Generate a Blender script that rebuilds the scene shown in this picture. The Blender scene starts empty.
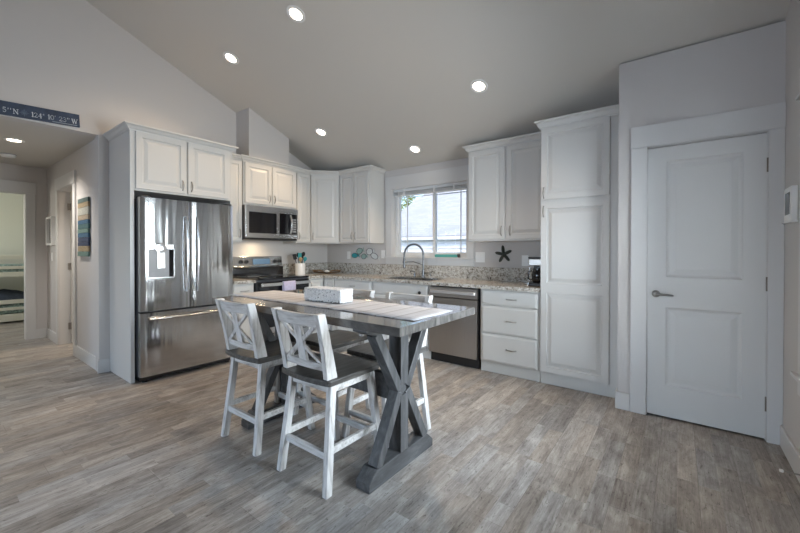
import bpy, bmesh, math, random
from mathutils import Vector, Matrix
random.seed(7)
S = bpy.context.scene
COL = S.collection
PI = math.pi

# ------------------------------------------------------------------ camera
cam_d = bpy.data.cameras.new('camera')
cam = bpy.data.objects.new('camera', cam_d)
COL.objects.link(cam)
cam_d.sensor_width = 36.0
cam_d.lens = 368.25 / 800 * 36
cam_d.shift_y = -12.99 / 800
cam_d.clip_start = 0.02
cam.matrix_world = (Matrix.Translation((4.716, -4.1992, 1.254)) @ Matrix.Rotation(math.radians(37.166), 4, 'Z')
                    @ Matrix.Rotation(math.radians(90 - 0.4016), 4, 'X') @ Matrix.Rotation(math.radians(0.086), 4, 'Z'))
S.camera = cam

# ------------------------------------------------------------------ exposure, sky, daylight
S.view_settings.view_transform = 'Standard'
S.view_settings.look = 'None'
S.view_settings.gamma = 1.0
S.view_settings.use_curve_mapping = False
S.view_settings.exposure = 0.0
EXPO = 0.26
S.view_settings.exposure = EXPO
w = bpy.data.worlds.new('sky')
S.world = w
w.use_nodes = True
wn = w.node_tree
wn.nodes.clear()
sky = wn.nodes.new('ShaderNodeTexSky')
sky.sky_type = 'NISHITA'
sky.sun_disc = False
sky.sun_elevation = math.radians(48)
sky.sun_rotation = math.radians(200)
bg = wn.nodes.new('ShaderNodeBackground')
bg.inputs['Strength'].default_value = 0.40
wo = wn.nodes.new('ShaderNodeOutputWorld')
wn.links.new(sky.outputs[0], bg.inputs[0])
wn.links.new(bg.outputs[0], wo.inputs[0])


def sun(name, direction, energy, color, angle):
    d = bpy.data.lights.new(name, 'SUN')
    d.energy, d.color, d.angle = energy, color, math.radians(angle)
    o = bpy.data.objects.new(name, d)
    COL.objects.link(o)
    o.rotation_euler = Vector(direction).to_track_quat('-Z', 'Y').to_euler()
    return o


def area(name, loc, direction, sx, sy, energy, color, spread=180):
    d = bpy.data.lights.new(name, 'AREA')
    d.shape = 'RECTANGLE'
    d.size, d.size_y, d.energy, d.color = sx, sy, energy, color
    d.spread = math.radians(spread)
    o = bpy.data.objects.new(name, d)
    COL.objects.link(o)
    o.location = loc
    o.rotation_euler = Vector(direction).to_track_quat('-Z', 'Y').to_euler()
    return o


SKYBLUE = (0.74, 0.87, 1.0)
sun('sun', (-0.15, 0.62, -0.80), 2.0, (1.0, 0.97, 0.92), 1.0)
# sky light falls inward and down through the windows; two added warm fills aim up in place of ground bounce
area('window_daylight_right', (5.72, -2.05, 1.45), (-1, 0, -.35), 1.7, 1.6, 116, (0.80, 0.91, 1.0), 140)
area('window_daylight_dining', (5.62, -6.1, 1.36), (-1, 0, -.2), 2.1, 1.7, 14, (1.0, 0.94, 0.88))
area('window_daylight_patio', (2.2, -8.95, 1.25), (0, 1, -.22), 3.0, 1.7, 52, (0.48, 0.70, 1.0), 100)
area('warm_fill_right', (5.95, -2.05, .55), (-1, 0, .75), 1.5, .8, 22, (1.0, 0.72, 0.42), 150)
area('warm_fill_patio', (2.2, -9.1, .25), (0, 1, .55), 3.0, .6, 13, (1.0, 0.60, 0.35), 150)
area('bedroom_fill', (-4.3, -4.95, 1.5), (0, 1, 0), 1.4, 1.2, 26, (1.0, 0.97, 0.86))  # fill lamp added to brighten the bedroom, no window is seen there

# ------------------------------------------------------------------ materials
MATS = {}


def nm(name):
    m = bpy.data.materials.new(name)
    m.use_nodes = True
    nt = m.node_tree
    return m, nt, nt.nodes['Principled BSDF']


def plain(name, col, rough=0.5, metal=0.0, bump=0.0, bscale=60.0, spec=0.5, var=0.0, vscale=3.0, coat=0.0):
    m, nt, b = nm(name)
    b.inputs['Base Color'].default_value = (*col, 1)
    b.inputs['Roughness'].default_value = rough
    b.inputs['Metallic'].default_value = metal
    b.inputs['Specular IOR Level'].default_value = spec
    if coat:
        b.inputs['Coat Weight'].default_value = coat
        b.inputs['Coat Roughness'].default_value = 0.08
    tc = nt.nodes.new('ShaderNodeTexCoord')
    if bump:
        n = nt.nodes.new('ShaderNodeTexNoise')
        n.inputs['Scale'].default_value = bscale
        n.inputs['Detail'].default_value = 3
        bp = nt.nodes.new('ShaderNodeBump')
        bp.inputs['Strength'].default_value = bump
        bp.inputs['Distance'].default_value = 0.002
        nt.links.new(tc.outputs['Object'], n.inputs['Vector'])
        nt.links.new(n.outputs['Fac'], bp.inputs['Height'])
        nt.links.new(bp.outputs[0], b.inputs['Normal'])
    if var:
        n = nt.nodes.new('ShaderNodeTexNoise')
        n.inputs['Scale'].default_value = vscale
        r = ramp(nt, [(0.3, tuple(c * (1 - var) for c in col)), (0.7, tuple(min(1, c * (1 + var)) for c in col))])
        nt.links.new(tc.outputs['Object'], n.inputs['Vector'])
        nt.links.new(n.outputs['Fac'], r.inputs[0])
        nt.links.new(r.outputs[0], b.inputs['Base Color'])
    MATS[name] = m
    return m


def ramp(nt, stops):
    r = nt.nodes.new('ShaderNodeValToRGB')
    e = r.color_ramp.elements
    while len(e) < len(stops):
        e.new(0.5)
    for k, (p, c) in enumerate(stops):
        e[k].position = p
        e[k].color = (*c, 1)
    return r


def wood(name, stops, stretch=(1, 12, 12), scale=3.0, rough=0.4, bump=0.15, spec=0.5):
    m, nt, b = nm(name)
    tc = nt.nodes.new('ShaderNodeTexCoord')
    mp = nt.nodes.new('ShaderNodeMapping')
    mp.inputs['Scale'].default_value = stretch
    n = nt.nodes.new('ShaderNodeTexNoise')
    n.inputs['Scale'].default_value = scale
    n.inputs['Detail'].default_value = 6
    n.inputs['Roughness'].default_value = 0.65
    n.inputs['Distortion'].default_value = 0.4
    r = ramp(nt, stops)
    bp = nt.nodes.new('ShaderNodeBump')
    bp.inputs['Strength'].default_value = bump
    bp.inputs['Distance'].default_value = 0.002
    L = nt.links.new
    L(tc.outputs['Object'], mp.inputs[0])
    L(mp.outputs[0], n.inputs['Vector'])
    L(n.outputs['Fac'], r.inputs[0])
    L(r.outputs[0], b.inputs['Base Color'])
    L(n.outputs['Fac'], bp.inputs['Height'])
    L(bp.outputs[0], b.inputs['Normal'])
    b.inputs['Roughness'].default_value = rough
    b.inputs['Specular IOR Level'].default_value = spec
    return m


def emit(name, col, strength):
    m, nt, b = nm(name)
    b.inputs['Base Color'].default_value = (0.9, 0.9, 0.9, 1)
    b.inputs['Emission Color'].default_value = (*col, 1)
    b.inputs['Emission Strength'].default_value = strength
    return m


def pane_mat():
    m, nt, b = nm('window_glass')
    nt.nodes.remove(b)
    t = nt.nodes.new('ShaderNodeBsdfTransparent')
    g = nt.nodes.new('ShaderNodeBsdfGlossy')
    g.inputs['Roughness'].default_value = 0.02
    f = nt.nodes.new('ShaderNodeFresnel')
    f.inputs['IOR'].default_value = 1.45
    mx = nt.nodes.new('ShaderNodeMixShader')
    o = nt.nodes['Material Output']
    nt.links.new(f.outputs[0], mx.inputs[0])
    nt.links.new(t.outputs[0], mx.inputs[1])
    nt.links.new(g.outputs[0], mx.inputs[2])
    nt.links.new(mx.outputs[0], o.inputs[0])
    return m


def floor_mat():
    """weathered plank flooring: boards along y made of short printed blocks, with grain, wear and flecks"""
    m, nt, b = nm('weathered_vinyl_plank')
    L = nt.links.new
    N = nt.nodes.new

    def math_(op, a, c=None, d=None):
        n = N('ShaderNodeMath'); n.operation = op
        for k, q in enumerate((a, c, d)):
            if q is None:
                continue
            if isinstance(q, (int, float)):
                n.inputs[k].default_value = q
            else:
                L(q, n.inputs[k])
        return n.outputs[0]
    tc = N('ShaderNodeTexCoord')
    sp = N('ShaderNodeSeparateXYZ')
    L(tc.outputs['Object'], sp.inputs[0])
    U, V = sp.outputs['Y'], sp.outputs['X']

    def cells(rh, ln, seed):
        row = math_('FLOOR', math_('MULTIPLY_ADD', V, 1 / rh, seed))
        w1 = N('ShaderNodeTexWhiteNoise'); w1.noise_dimensions = '1D'
        L(math_('ADD', row, seed * 3.7), w1.inputs['W'])
        uu = math_('MULTIPLY_ADD', U, 1 / ln, w1.outputs['Value'])
        cell = math_('FLOOR', uu)
        cb = N('ShaderNodeCombineXYZ'); L(row, cb.inputs[0]); L(cell, cb.inputs[1]); cb.inputs[2].default_value = seed
        w2 = N('ShaderNodeTexWhiteNoise'); w2.noise_dimensions = '3D'
        L(cb.outputs[0], w2.inputs['Vector'])
        fv = math_('FRACT', math_('MULTIPLY_ADD', V, 1 / rh, seed))
        fu = math_('FRACT', uu)
        ev = math_('MULTIPLY', math_('MINIMUM', fv, math_('SUBTRACT', 1.0, fv)), rh)
        eu = math_('MULTIPLY', math_('MINIMUM', fu, math_('SUBTRACT', 1.0, fu)), ln)
        seam = math_('LESS_THAN', math_('MINIMUM', ev, eu), 0.0011)
        return w2, seam
    big, seamA = cells(0.18, 1.22, 0.31)
    sub, _ = cells(0.09, 0.47, 0.62)
    sh = N('ShaderNodeVectorMath'); sh.operation = 'MULTIPLY_ADD'
    L(sub.outputs['Color'], sh.inputs[0]); sh.inputs[1].default_value = (9, 5, 7); L(tc.outputs['Object'], sh.inputs[2])

    def noise(scale_vec, scale, detail, rough, dist=0.0):
        mp = N('ShaderNodeMapping'); mp.inputs['Scale'].default_value = scale_vec
        L(sh.outputs[0], mp.inputs[0])
        n = N('ShaderNodeTexNoise')
        for k, v in {'Scale': scale, 'Detail': detail, 'Roughness': rough, 'Distortion': dist}.items():
            n.inputs[k].default_value = v
        L(mp.outputs[0], n.inputs['Vector'])
        return n.outputs['Fac']
    wear = noise((5, 1.6, 1), 2.2, 9, 0.72, 0.5)
    grain = noise((55, 2.2, 1), 2.0, 5, 0.7)
    fleck = noise((26, 7, 1), 3.0, 6, 0.75, 0.8)
    t = math_('MULTIPLY', wear, 0.75)
    t = math_('MULTIPLY_ADD', grain, 0.40, t)
    t = math_('MULTIPLY_ADD', big.outputs['Value'], 0.09, t)
    t = math_('MULTIPLY_ADD', sub.outputs['Value'], 0.095, t)
    r = ramp(nt, [(0.46, (0.110, 0.098, 0.088)), (0.58, (0.215, 0.197, 0.180)), (0.70, (0.32, 0.300, 0.280)), (0.88, (0.52, 0.505, 0.48))])
    L(t, r.inputs[0])
    hue = ramp(nt, [(0.0, (1.05, 1.0, 0.94)), (0.5, (1.0, 0.99, 0.98)), (1.0, (0.97, 1.0, 1.04))])
    sc_ = N('ShaderNodeSeparateColor'); L(sub.outputs['Color'], sc_.inputs[0]); L(sc_.outputs[1], hue.inputs[0])
    mh = N('ShaderNodeMix'); mh.data_type = 'RGBA'; mh.blend_type = 'MULTIPLY'; mh.inputs['Factor'].default_value = 1.0
    L(r.outputs[0], mh.inputs['A']); L(hue.outputs[0], mh.inputs['B'])
    fl = ramp(nt, [(0.34, (0.36, 0.34, 0.32)), (0.43, (1, 1, 1))])
    L(fleck, fl.inputs[0])
    mf = N('ShaderNodeMix'); mf.data_type = 'RGBA'; mf.blend_type = 'MULTIPLY'; mf.inputs['Factor'].default_value = 1.0
    L(mh.outputs['Result'], mf.inputs['A']); L(fl.outputs[0], mf.inputs['B'])
    sm = N('ShaderNodeMix'); sm.data_type = 'RGBA'
    sm.inputs['B'].default_value = (0.12, 0.10, 0.09, 1)
    L(math_('MULTIPLY', seamA, 0.6), sm.inputs['Factor']); L(mf.outputs['Result'], sm.inputs['A'])
    L(sm.outputs['Result'], b.inputs['Base Color'])
    b.inputs['Roughness'].default_value = 0.40
    b.inputs['Specular IOR Level'].default_value = 0.5
    bp = N('ShaderNodeBump'); bp.inputs['Strength'].default_value = 0.12; bp.inputs['Distance'].default_value = 0.002
    L(grain, bp.inputs['Height']); L(bp.outputs[0], b.inputs['Normal'])
    return m


def granite_mat():
    m, nt, b = nm('speckled_granite')
    L = nt.links.new
    N = nt.nodes.new
    tc = N('ShaderNodeTexCoord')
    v = N('ShaderNodeTexVoronoi'); v.inputs['Scale'].default_value = 85
    n = N('ShaderNodeTexNoise'); n.inputs['Scale'].default_value = 22; n.inputs['Detail'].default_value = 4
    L(tc.outputs['Object'], v.inputs['Vector']); L(tc.outputs['Object'], n.inputs['Vector'])
    sp = N('ShaderNodeSeparateColor'); L(v.outputs['Color'], sp.inputs[0])
    r = ramp(nt, [(0.0, (0.035, 0.033, 0.03)), (0.12, (0.07, 0.065, 0.06)), (0.24, (0.23, 0.20, 0.17)), (0.45, (0.42, 0.40, 0.36)), (0.75, (0.58, 0.56, 0.52)), (1.0, (0.75, 0.74, 0.70))])
    mm = N('ShaderNodeMath'); mm.operation = 'MULTIPLY_ADD'; mm.inputs[1].default_value = 0.55
    L(sp.outputs[0], mm.inputs[0])
    m2 = N('ShaderNodeMath'); m2.operation = 'MULTIPLY_ADD'; m2.inputs[1].default_value = 0.9; m2.inputs[2].default_value = -0.22
    L(n.outputs['Fac'], m2.inputs[0]); L(m2.outputs[0], mm.inputs[2])
    L(mm.outputs[0], r.inputs[0]); L(r.outputs[0], b.inputs['Base Color'])
    b.inputs['Roughness'].default_value = 0.16
    return m


def steel_mat(name, base=(0.60, 0.60, 0.60), rough=0.26, stretch=(1.5, 1.5, 200), wavy=0.0):
    m, nt, b = nm(name)
    L = nt.links.new
    N = nt.nodes.new
    tc = N('ShaderNodeTexCoord')
    mp = N('ShaderNodeMapping'); mp.inputs['Scale'].default_value = stretch
    n = N('ShaderNodeTexNoise'); n.inputs['Scale'].default_value = 3; n.inputs['Detail'].default_value = 4
    L(tc.outputs['Object'], mp.inputs[0]); L(mp.outputs[0], n.inputs['Vector'])
    r = ramp(nt, [(0.3, tuple(c * 0.92 for c in base)), (0.7, tuple(c * 1.06 for c in base))])
    L(n.outputs['Fac'], r.inputs[0]); L(r.outputs[0], b.inputs['Base Color'])
    b.inputs['Metallic'].default_value = 1
    b.inputs['Roughness'].default_value = rough
    if wavy:
        mw_ = N('ShaderNodeMapping'); mw_.inputs['Scale'].default_value = (10, 10, 0.8)
        nw = N('ShaderNodeTexNoise'); nw.inputs['Scale'].default_value = 1.0; nw.inputs['Detail'].default_value = 1.5
        L(tc.outputs['Object'], mw_.inputs[0]); L(mw_.outputs[0], nw.inputs['Vector'])
        bp = N('ShaderNodeBump'); bp.inputs['Strength'].default_value = 1.0; bp.inputs['Distance'].default_value = wavy
        L(nw.outputs['Fac'], bp.inputs['Height']); L(bp.outputs[0], b.inputs['Normal'])
    return m


def striped_cloth():
    m, nt, b = nm('striped_runner_cloth')
    L = nt.links.new
    N = nt.nodes.new
    tc = N('ShaderNodeTexCoord'); sp = N('ShaderNodeSeparateXYZ'); L(tc.outputs['Object'], sp.inputs[0])
    mp = N('ShaderNodeMath'); mp.operation = 'MULTIPLY'; mp.inputs[1].default_value = 8.0
    L(sp.outputs['X'], mp.inputs[0])
    fr = N('ShaderNodeMath'); fr.operation = 'FRACT'; L(mp.outputs[0], fr.inputs[0])
    r = ramp(nt, [(0.0, (0.30, 0.29, 0.29)), (0.05, (0.30, 0.29, 0.29)), (0.08, (0.55, 0.55, 0.57)), (0.50, (0.60, 0.60, 0.625)), (0.56, (0.50, 0.50, 0.515)), (0.62, (0.59, 0.59, 0.61))])
    L(fr.outputs[0], r.inputs[0]); L(r.outputs[0], b.inputs['Base Color'])
    b.inputs['Roughness'].default_value = 0.95
    n = N('ShaderNodeTexNoise'); n.inputs['Scale'].default_value = 250
    L(tc.outputs['Object'], n.inputs['Vector'])
    bp = N('ShaderNodeBump'); bp.inputs['Strength'].default_value = 0.4; bp.inputs['Distance'].default_value = 0.002
    L(n.outputs['Fac'], bp.inputs['Height']); L(bp.outputs[0], b.inputs['Normal'])
    return m


def shingle_mat():
    m, nt, b = nm('pale_roof_shingles')
    L = nt.links.new
    N = nt.nodes.new
    tc = N('ShaderNodeTexCoord')
    br = N('ShaderNodeTexBrick')
    for k, v in {'Scale': 1.0, 'Brick Width': 0.33, 'Row Height': 0.14, 'Mortar Size': 0.006}.items():
        br.inputs[k].default_value = v
    br.inputs['Color1'].default_value = (0.40, 0.40, 0.395, 1)
    br.inputs['Color2'].default_value = (0.48, 0.475, 0.47, 1)
    br.inputs['Mortar'].default_value = (0.30, 0.30, 0.30, 1)
    L(tc.outputs['Object'], br.inputs['Vector']); L(br.outputs['Color'], b.inputs['Base Color'])
    b.inputs['Roughness'].default_value = 0.9
    return m


def siding_mat():
    m, nt, b = nm('pale_lap_siding')
    L = nt.links.new
    N = nt.nodes.new
    tc = N('ShaderNodeTexCoord'); sp = N('ShaderNodeSeparateXYZ'); L(tc.outputs['Object'], sp.inputs[0])
    mp = N('ShaderNodeMath'); mp.operation = 'MULTIPLY'; mp.inputs[1].default_value = 6.0
    L(sp.outputs['Z'], mp.inputs[0])
    fr = N('ShaderNodeMath'); fr.operation = 'FRACT'; L(mp.outputs[0], fr.inputs[0])
    r = ramp(nt, [(0.0, (0.30, 0.32, 0.36)), (0.08, (0.80, 0.82, 0.86)), (1.0, (0.84, 0.86, 0.90))])
    L(fr.outputs[0], r.inputs[0]); L(r.outputs[0], b.inputs['Base Color'])
    b.inputs['Roughness'].default_value = 0.7
    return m


WALL = plain('wall_paint', (0.56, 0.54, 0.525), 0.75, bump=0.08, bscale=180, spec=0.3)
CEIL = plain('ceiling_paint', (0.56, 0.542, 0.505), 0.85, bump=0.12, bscale=150, spec=0.2)
BEDWALL = plain('bedroom_paint', (0.66, 0.67, 0.60), 0.8, bump=0.05, bscale=180, spec=0.2)
TRIM = plain('white_trim_paint', (0.60, 0.597, 0.59), 0.42, bump=0.02, bscale=90)
CAB = plain('white_cabinet_paint', (0.59, 0.585, 0.565), 0.36, bump=0.02, bscale=70)
DOORP = plain('door_paint', (0.62, 0.62, 0.61), 0.36, bump=0.02, bscale=70)
FLOOR = floor_mat()
GRANITE = granite_mat()
STEEL = steel_mat('brushed_stainless_steel', (0.53, 0.527, 0.52), 0.13, wavy=0.006)
STEEL_H = steel_mat('satin_steel', (0.66, 0.66, 0.66), 0.22)
STEEL_D = steel_mat('warm_brushed_steel', (0.42, 0.40, 0.375), 0.33, (200, 200, 1.5))
STEEL_BAR = steel_mat('pale_bar_steel', (0.72, 0.71, 0.70), 0.45)
NICKEL = steel_mat('satin_nickel', (0.34, 0.33, 0.31), 0.3, (8, 8, 8))
CHROME = steel_mat('polished_chrome', (0.15, 0.155, 0.16), 0.34, (4, 4, 4))
BLACK = plain('black_plastic', (0.012, 0.012, 0.013), 0.35, bump=0.02)
BLACKGLASS = plain('black_glass', (0.008, 0.008, 0.010), 0.06, bump=0.005, spec=0.6)
CAVITY = plain('dark_grey_plastic', (0.05, 0.05, 0.055), 0.4, bump=0.02)
GREYP = plain('grey_plastic', (0.30, 0.31, 0.32), 0.35, bump=0.02)
WHITEP = plain('white_plastic', (0.78, 0.78, 0.77), 0.35, bump=0.02)
VINYL = plain('white_vinyl', (0.68, 0.69, 0.69), 0.35, bump=0.02)
BLINDM = plain('blind_slat_white', (0.62, 0.64, 0.65), 0.45, bump=0.02)
GLASS = pane_mat()
BRONZE = plain('dark_hinge_metal', (0.16, 0.14, 0.12), 0.4, 0.8, bump=0.02)
TABLE = wood('weathered_grey_wood', [(0.30, (0.048, 0.046, 0.044)), (0.52, (0.115, 0.110, 0.104)), (0.75, (0.21, 0.203, 0.192))], (1.2, 9, 3), 3.0, 0.09, 0.02, 0.7)
TABLE_V = wood('weathered_charcoal_wood', [(0.30, (0.035, 0.036, 0.038)), (0.55, (0.080, 0.082, 0.085)), (0.80, (0.16, 0.162, 0.162))], (10, 10, 1.5), 3.0, 0.40, 0.1)
TABLE_H = wood('weathered_charcoal_foot_wood', [(0.30, (0.035, 0.036, 0.038)), (0.55, (0.080, 0.082, 0.085)), (0.80, (0.16, 0.162, 0.162))], (10, 1.5, 10), 3.0, 0.40, 0.1)
STOOLW = wood('distressed_white_paint', [(0.28, (0.26, 0.24, 0.225)), (0.42, (0.50, 0.485, 0.465)), (0.54, (0.63, 0.62, 0.605)), (0.8, (0.69, 0.68, 0.67))], (14, 14, 1.6), 3.0, 0.5, 0.12)
STOOLR = wood('distressed_white_rail_paint', [(0.30, (0.28, 0.26, 0.245)), (0.44, (0.49, 0.475, 0.455)), (0.56, (0.61, 0.60, 0.585)), (0.8, (0.67, 0.66, 0.65))], (1.6, 14, 14), 3.0, 0.5, 0.12)
SEAT = wood('dark_grey_seat_wood', [(0.30, (0.035, 0.033, 0.030)), (0.52, (0.080, 0.076, 0.070)), (0.78, (0.17, 0.165, 0.155))], (14, 1.4, 14), 2.6, 0.30, 0.08)
RUNNER = striped_cloth()
BEADS = plain('white_woven_beads', (0.70, 0.69, 0.68), 0.6, bump=0.05, var=0.12, vscale=80)
LAMP = emit('lamp_lens_glow', (1.0, 0.86, 0.68), 14)
SIGNBLUE = plain('navy_sign_board', (0.028, 0.045, 0.085), 0.5, bump=0.1, var=0.25, vscale=25)
SIGNINK = plain('pale_sign_lettering', (0.58, 0.62, 0.66), 0.6, bump=0.01)
SIGNDIM = plain('muted_blue_sign_lettering', (0.10, 0.14, 0.20), 0.6, bump=0.01)
SIGNSMALL = plain('faint_sign_lettering', (0.30, 0.34, 0.38), 0.6, bump=0.01)
LEATHERGREEN = plain('dark_starfish_green', (0.035, 0.042, 0.032), 0.6, bump=0.6, bscale=120)
TEALP = plain('teal_enamel', (0.03, 0.30, 0.33), 0.35, bump=0.05)
TEALG = plain('teal_sea_glass', (0.10, 0.36, 0.32), 0.25, bump=0.05)
CERAMIC = plain('white_glazed_ceramic', (0.78, 0.76, 0.73), 0.2, bump=0.03, bscale=20)
OAK = wood('pale_utensil_wood', [(0.3, (0.36, 0.22, 0.10)), (0.7, (0.55, 0.38, 0.20))], (12, 12, 1), 4, 0.5, 0.05)
DRIFT = wood('brown_driftwood', [(0.3, (0.07, 0.04, 0.02)), (0.55, (0.20, 0.12, 0.06)), (0.8, (0.38, 0.26, 0.15))], (3, 14, 14), 5, 0.6, 0.3)
LAV = plain('lavender_towel_cloth', (0.50, 0.46, 0.60), 0.95, bump=0.5, bscale=300, var=0.08, vscale=40)
SCREEN = emit('blue_range_display', (0.12, 0.30, 0.55), 0.12)
SCREEN.node_tree.nodes['Principled BSDF'].inputs['Base Color'].default_value = (0.10, 0.17, 0.26, 1)
GREYSCREEN = plain('dull_grey_screen', (0.16, 0.17, 0.17), 0.25, bump=0.01)
SHINGLE = shingle_mat()
SIDING = siding_mat()
GRASSM = plain('lawn_green', (0.09, 0.14, 0.05), 0.95, bump=0.5, bscale=40, var=0.3, vscale=8)
LEAF = plain('yellow_green_leaf', (0.28, 0.33, 0.07), 0.7, bump=0.05, var=0.4, vscale=6)
BARK = plain('grey_brown_bark', (0.12, 0.09, 0.07), 0.9, bump=0.6, bscale=30)
NAVYBED = plain('slate_blue_bedding', (0.055, 0.07, 0.10), 0.95, bump=0.4, bscale=30, var=0.3, vscale=8)
TEALBED = plain('teal_patterned_bedding', (0.27, 0.36, 0.34), 0.95, bump=0.3, bscale=60, var=0.5, vscale=30)
BUNKW = plain('cream_bunk_paint', (0.70, 0.69, 0.60), 0.45, bump=0.03)
ART = {}
for n_, c_ in dict(slate_green=(0.10, 0.15, 0.14), tan=(0.36, 0.28, 0.17), pale=(0.46, 0.46, 0.40), sand=(0.40, 0.33, 0.24), blue=(0.05, 0.13, 0.22),
                   deep_teal=(0.06, 0.14, 0.15), sea_green=(0.16, 0.26, 0.23), navy=(0.04, 0.06, 0.12)).items():
    ART[n_] = wood('painted_slat_' + n_, [(0.3, tuple(x * 0.6 for x in c_)), (0.6, c_), (0.85, tuple(min(1, x * 1.35) for x in c_))], (2, 14, 14), 8, 0.7, 0.2)


# ------------------------------------------------------------------ mesh helpers
class MB:
    def __init__(self):
        self.v = []
        self.f = []

    def add(self, vs, fs):
        o = len(self.v)
        self.v += [tuple(p) for p in vs]
        self.f += [tuple(i + o for i in f) for f in fs]
        return self

    def box(self, x0, x1, y0, y1, z0, z1):
        return self.add([(x0, y0, z0), (x1, y0, z0), (x1, y1, z0), (x0, y1, z0), (x0, y0, z1), (x1, y0, z1), (x1, y1, z1), (x0, y1, z1)],
                        [(0, 3, 2, 1), (4, 5, 6, 7), (0, 1, 5, 4), (1, 2, 6, 5), (2, 3, 7, 6), (3, 0, 4, 7)])

    def prism(self, pts, axis, lo, hi):
        """polygon (2-D) extruded along axis: x -> pts are (y,z); y -> (x,z); z -> (x,y)"""
        n = len(pts)

        def put(p, t):
            return {'x': (t, p[0], p[1]), 'y': (p[0], t, p[1]), 'z': (p[0], p[1], t)}[axis]
        vs = [put(p, lo) for p in pts] + [put(p, hi) for p in pts]
        fs = [tuple(range(n)), tuple(range(2 * n - 1, n - 1, -1))]
        fs += [(i, i + n, (i + 1) % n + n, (i + 1) % n) for i in range(n)]
        return self.add(vs, fs)

    def loops(self, rings, cap0=True, cap1=True):
        n = len(rings[0])
        vs = [p for r in rings for p in r]
        fs = []
        for k in range(len(rings) - 1):
            a, b = k * n, (k + 1) * n
            fs += [(a + i, a + (i + 1) % n, b + (i + 1) % n, b + i) for i in range(n)]
        if cap0:
            fs.append(tuple(range(n - 1, -1, -1)))
        if cap1:
            fs.append(tuple((len(rings) - 1) * n + i for i in range(n)))
        return self.add(vs, fs)

    def tube(self, path, r, seg=10, flat=1.0, up=None):
        path = [Vector(p) for p in path]
        rad = r if isinstance(r, (list, tuple)) else [r] * len(path)
        rings = []
        t0 = (path[1] - path[0]).normalized()
        ref = Vector(up) if up else (Vector((0, 0, 1)) if abs(t0.z) < 0.9 else Vector((1, 0, 0)))
        side = t0.cross(ref).normalized()
        for k, p in enumerate(path):
            t = (path[min(k + 1, len(path) - 1)] - path[max(k - 1, 0)]).normalized()
            side = (side - t * side.dot(t)).normalized()
            nrm = side.cross(t)
            rings.append([p + side * (math.cos(a) * rad[k]) + nrm * (math.sin(a) * rad[k] * flat) for a in [2 * PI * i / seg for i in range(seg)]])
        return self.loops(rings)

    def lathe(self, prof, c=(0, 0, 0), seg=24, axis='z', cap0=True, cap1=True):
        rings = []
        for r, h in prof:
            ring = []
            for i in range(seg):
                a = 2 * PI * i / seg
                u, v_ = r * math.cos(a), r * math.sin(a)
                ring.append({'z': (c[0] + u, c[1] + v_, c[2] + h), 'y': (c[0] + u, c[1] + h, c[2] + v_), 'x': (c[0] + h, c[1] + u, c[2] + v_)}[axis])
            rings.append(ring)
        return self.loops(rings, cap0, cap1)

    def beam(self, p0, p1, w_, d_, wdir):
        """square bar from p0 to p1; width along wdir (made square to the bar), depth across"""
        p0, p1 = Vector(p0), Vector(p1)
        t = (p1 - p0).normalized()
        a = Vector(wdir); a = (a - t * a.dot(t)).normalized()
        b = t.cross(a)
        ring = lambda p: [p + a * (sx * w_ / 2) + b * (sy * d_ / 2) for sx, sy in ((-1, -1), (1, -1), (1, 1), (-1, 1))]
        return self.loops([ring(p0), ring(p1)])

    def leg(self, p0, p1, w_, d_):
        """bar whose two ends are cut level (horizontal sections)"""
        ring = lambda p: [(p[0] + sx * w_ / 2, p[1] + sy * d_ / 2, p[2]) for sx, sy in ((-1, -1), (1, -1), (1, 1), (-1, 1))]
        return self.loops([ring(p0), ring(p1)])

    def panel(self, x0, x1, z0, z1, yf, prof, back=True):
        """a front facing -y at yf; prof = [(inset, depth behind yf)...]"""
        rings = []
        for i, dpt in prof:
            rings.append([(x0 + i, yf + dpt, z0 + i), (x1 - i, yf + dpt, z0 + i), (x1 - i, yf + dpt, z1 - i), (x0 + i, yf + dpt, z1 - i)])
        return self.loops(rings, back)

    def rot(self, m, c=(0, 0, 0)):
        c = Vector(c)
        self.v = [tuple(m @ (Vector(p) - c) + c) for p in self.v]
        return self


def obj(name, mb, mat, parent=None, bevel=0.0, smooth=None, seg=2, label=None):
    me = bpy.data.meshes.new(name)
    me.from_pydata(mb.v, [], mb.f)
    bm = bmesh.new()
    bm.from_mesh(me)
    bmesh.ops.recalc_face_normals(bm, faces=bm.faces)
    bm.to_mesh(me)
    bm.free()
    me.materials.append(mat)
    if smooth:
        for p in me.polygons:
            p.use_smooth = True
        me.set_sharp_from_angle(angle=math.radians(smooth))
    o = bpy.data.objects.new(name, me)
    COL.objects.link(o)
    if parent is not None:
        o.parent = parent
    if bevel:
        b = o.modifiers.new('edge', 'BEVEL')
        b.width = bevel
        b.segments = seg
        b.limit_method = 'ANGLE'
        b.angle_limit = math.radians(40)
    if label:
        o['label'] = label
    return o


def tag(o, label, cat, group=None):
    o['label'] = label
    o['category'] = cat
    if group:
        o['group'] = group
    return o


def thing(name, label, cat, loc=(0, 0, 0), rotz=0.0, group=None, rot=None):
    o = bpy.data.objects.new(name, None)
    o.empty_display_size = 0.1
    COL.objects.link(o)
    o.location = loc
    o.rotation_euler = rot if rot else (0, 0, rotz)
    return tag(o, label, cat, group)


def struct(name, mb, mat, parent=None, bevel=0.0, label=None):
    o = obj(name, mb, mat, parent, bevel)
    if parent is None:
        o['kind'] = 'structure'
        if label:
            o['label'] = label
    return o


def sempty(name, label, loc=(0, 0, 0), rotz=0):
    o = bpy.data.objects.new(name, None)
    COL.objects.link(o)
    o.location = loc
    o.rotation_euler = (0, 0, rotz)
    o['kind'] = 'structure'
    o['label'] = label
    return o


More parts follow.
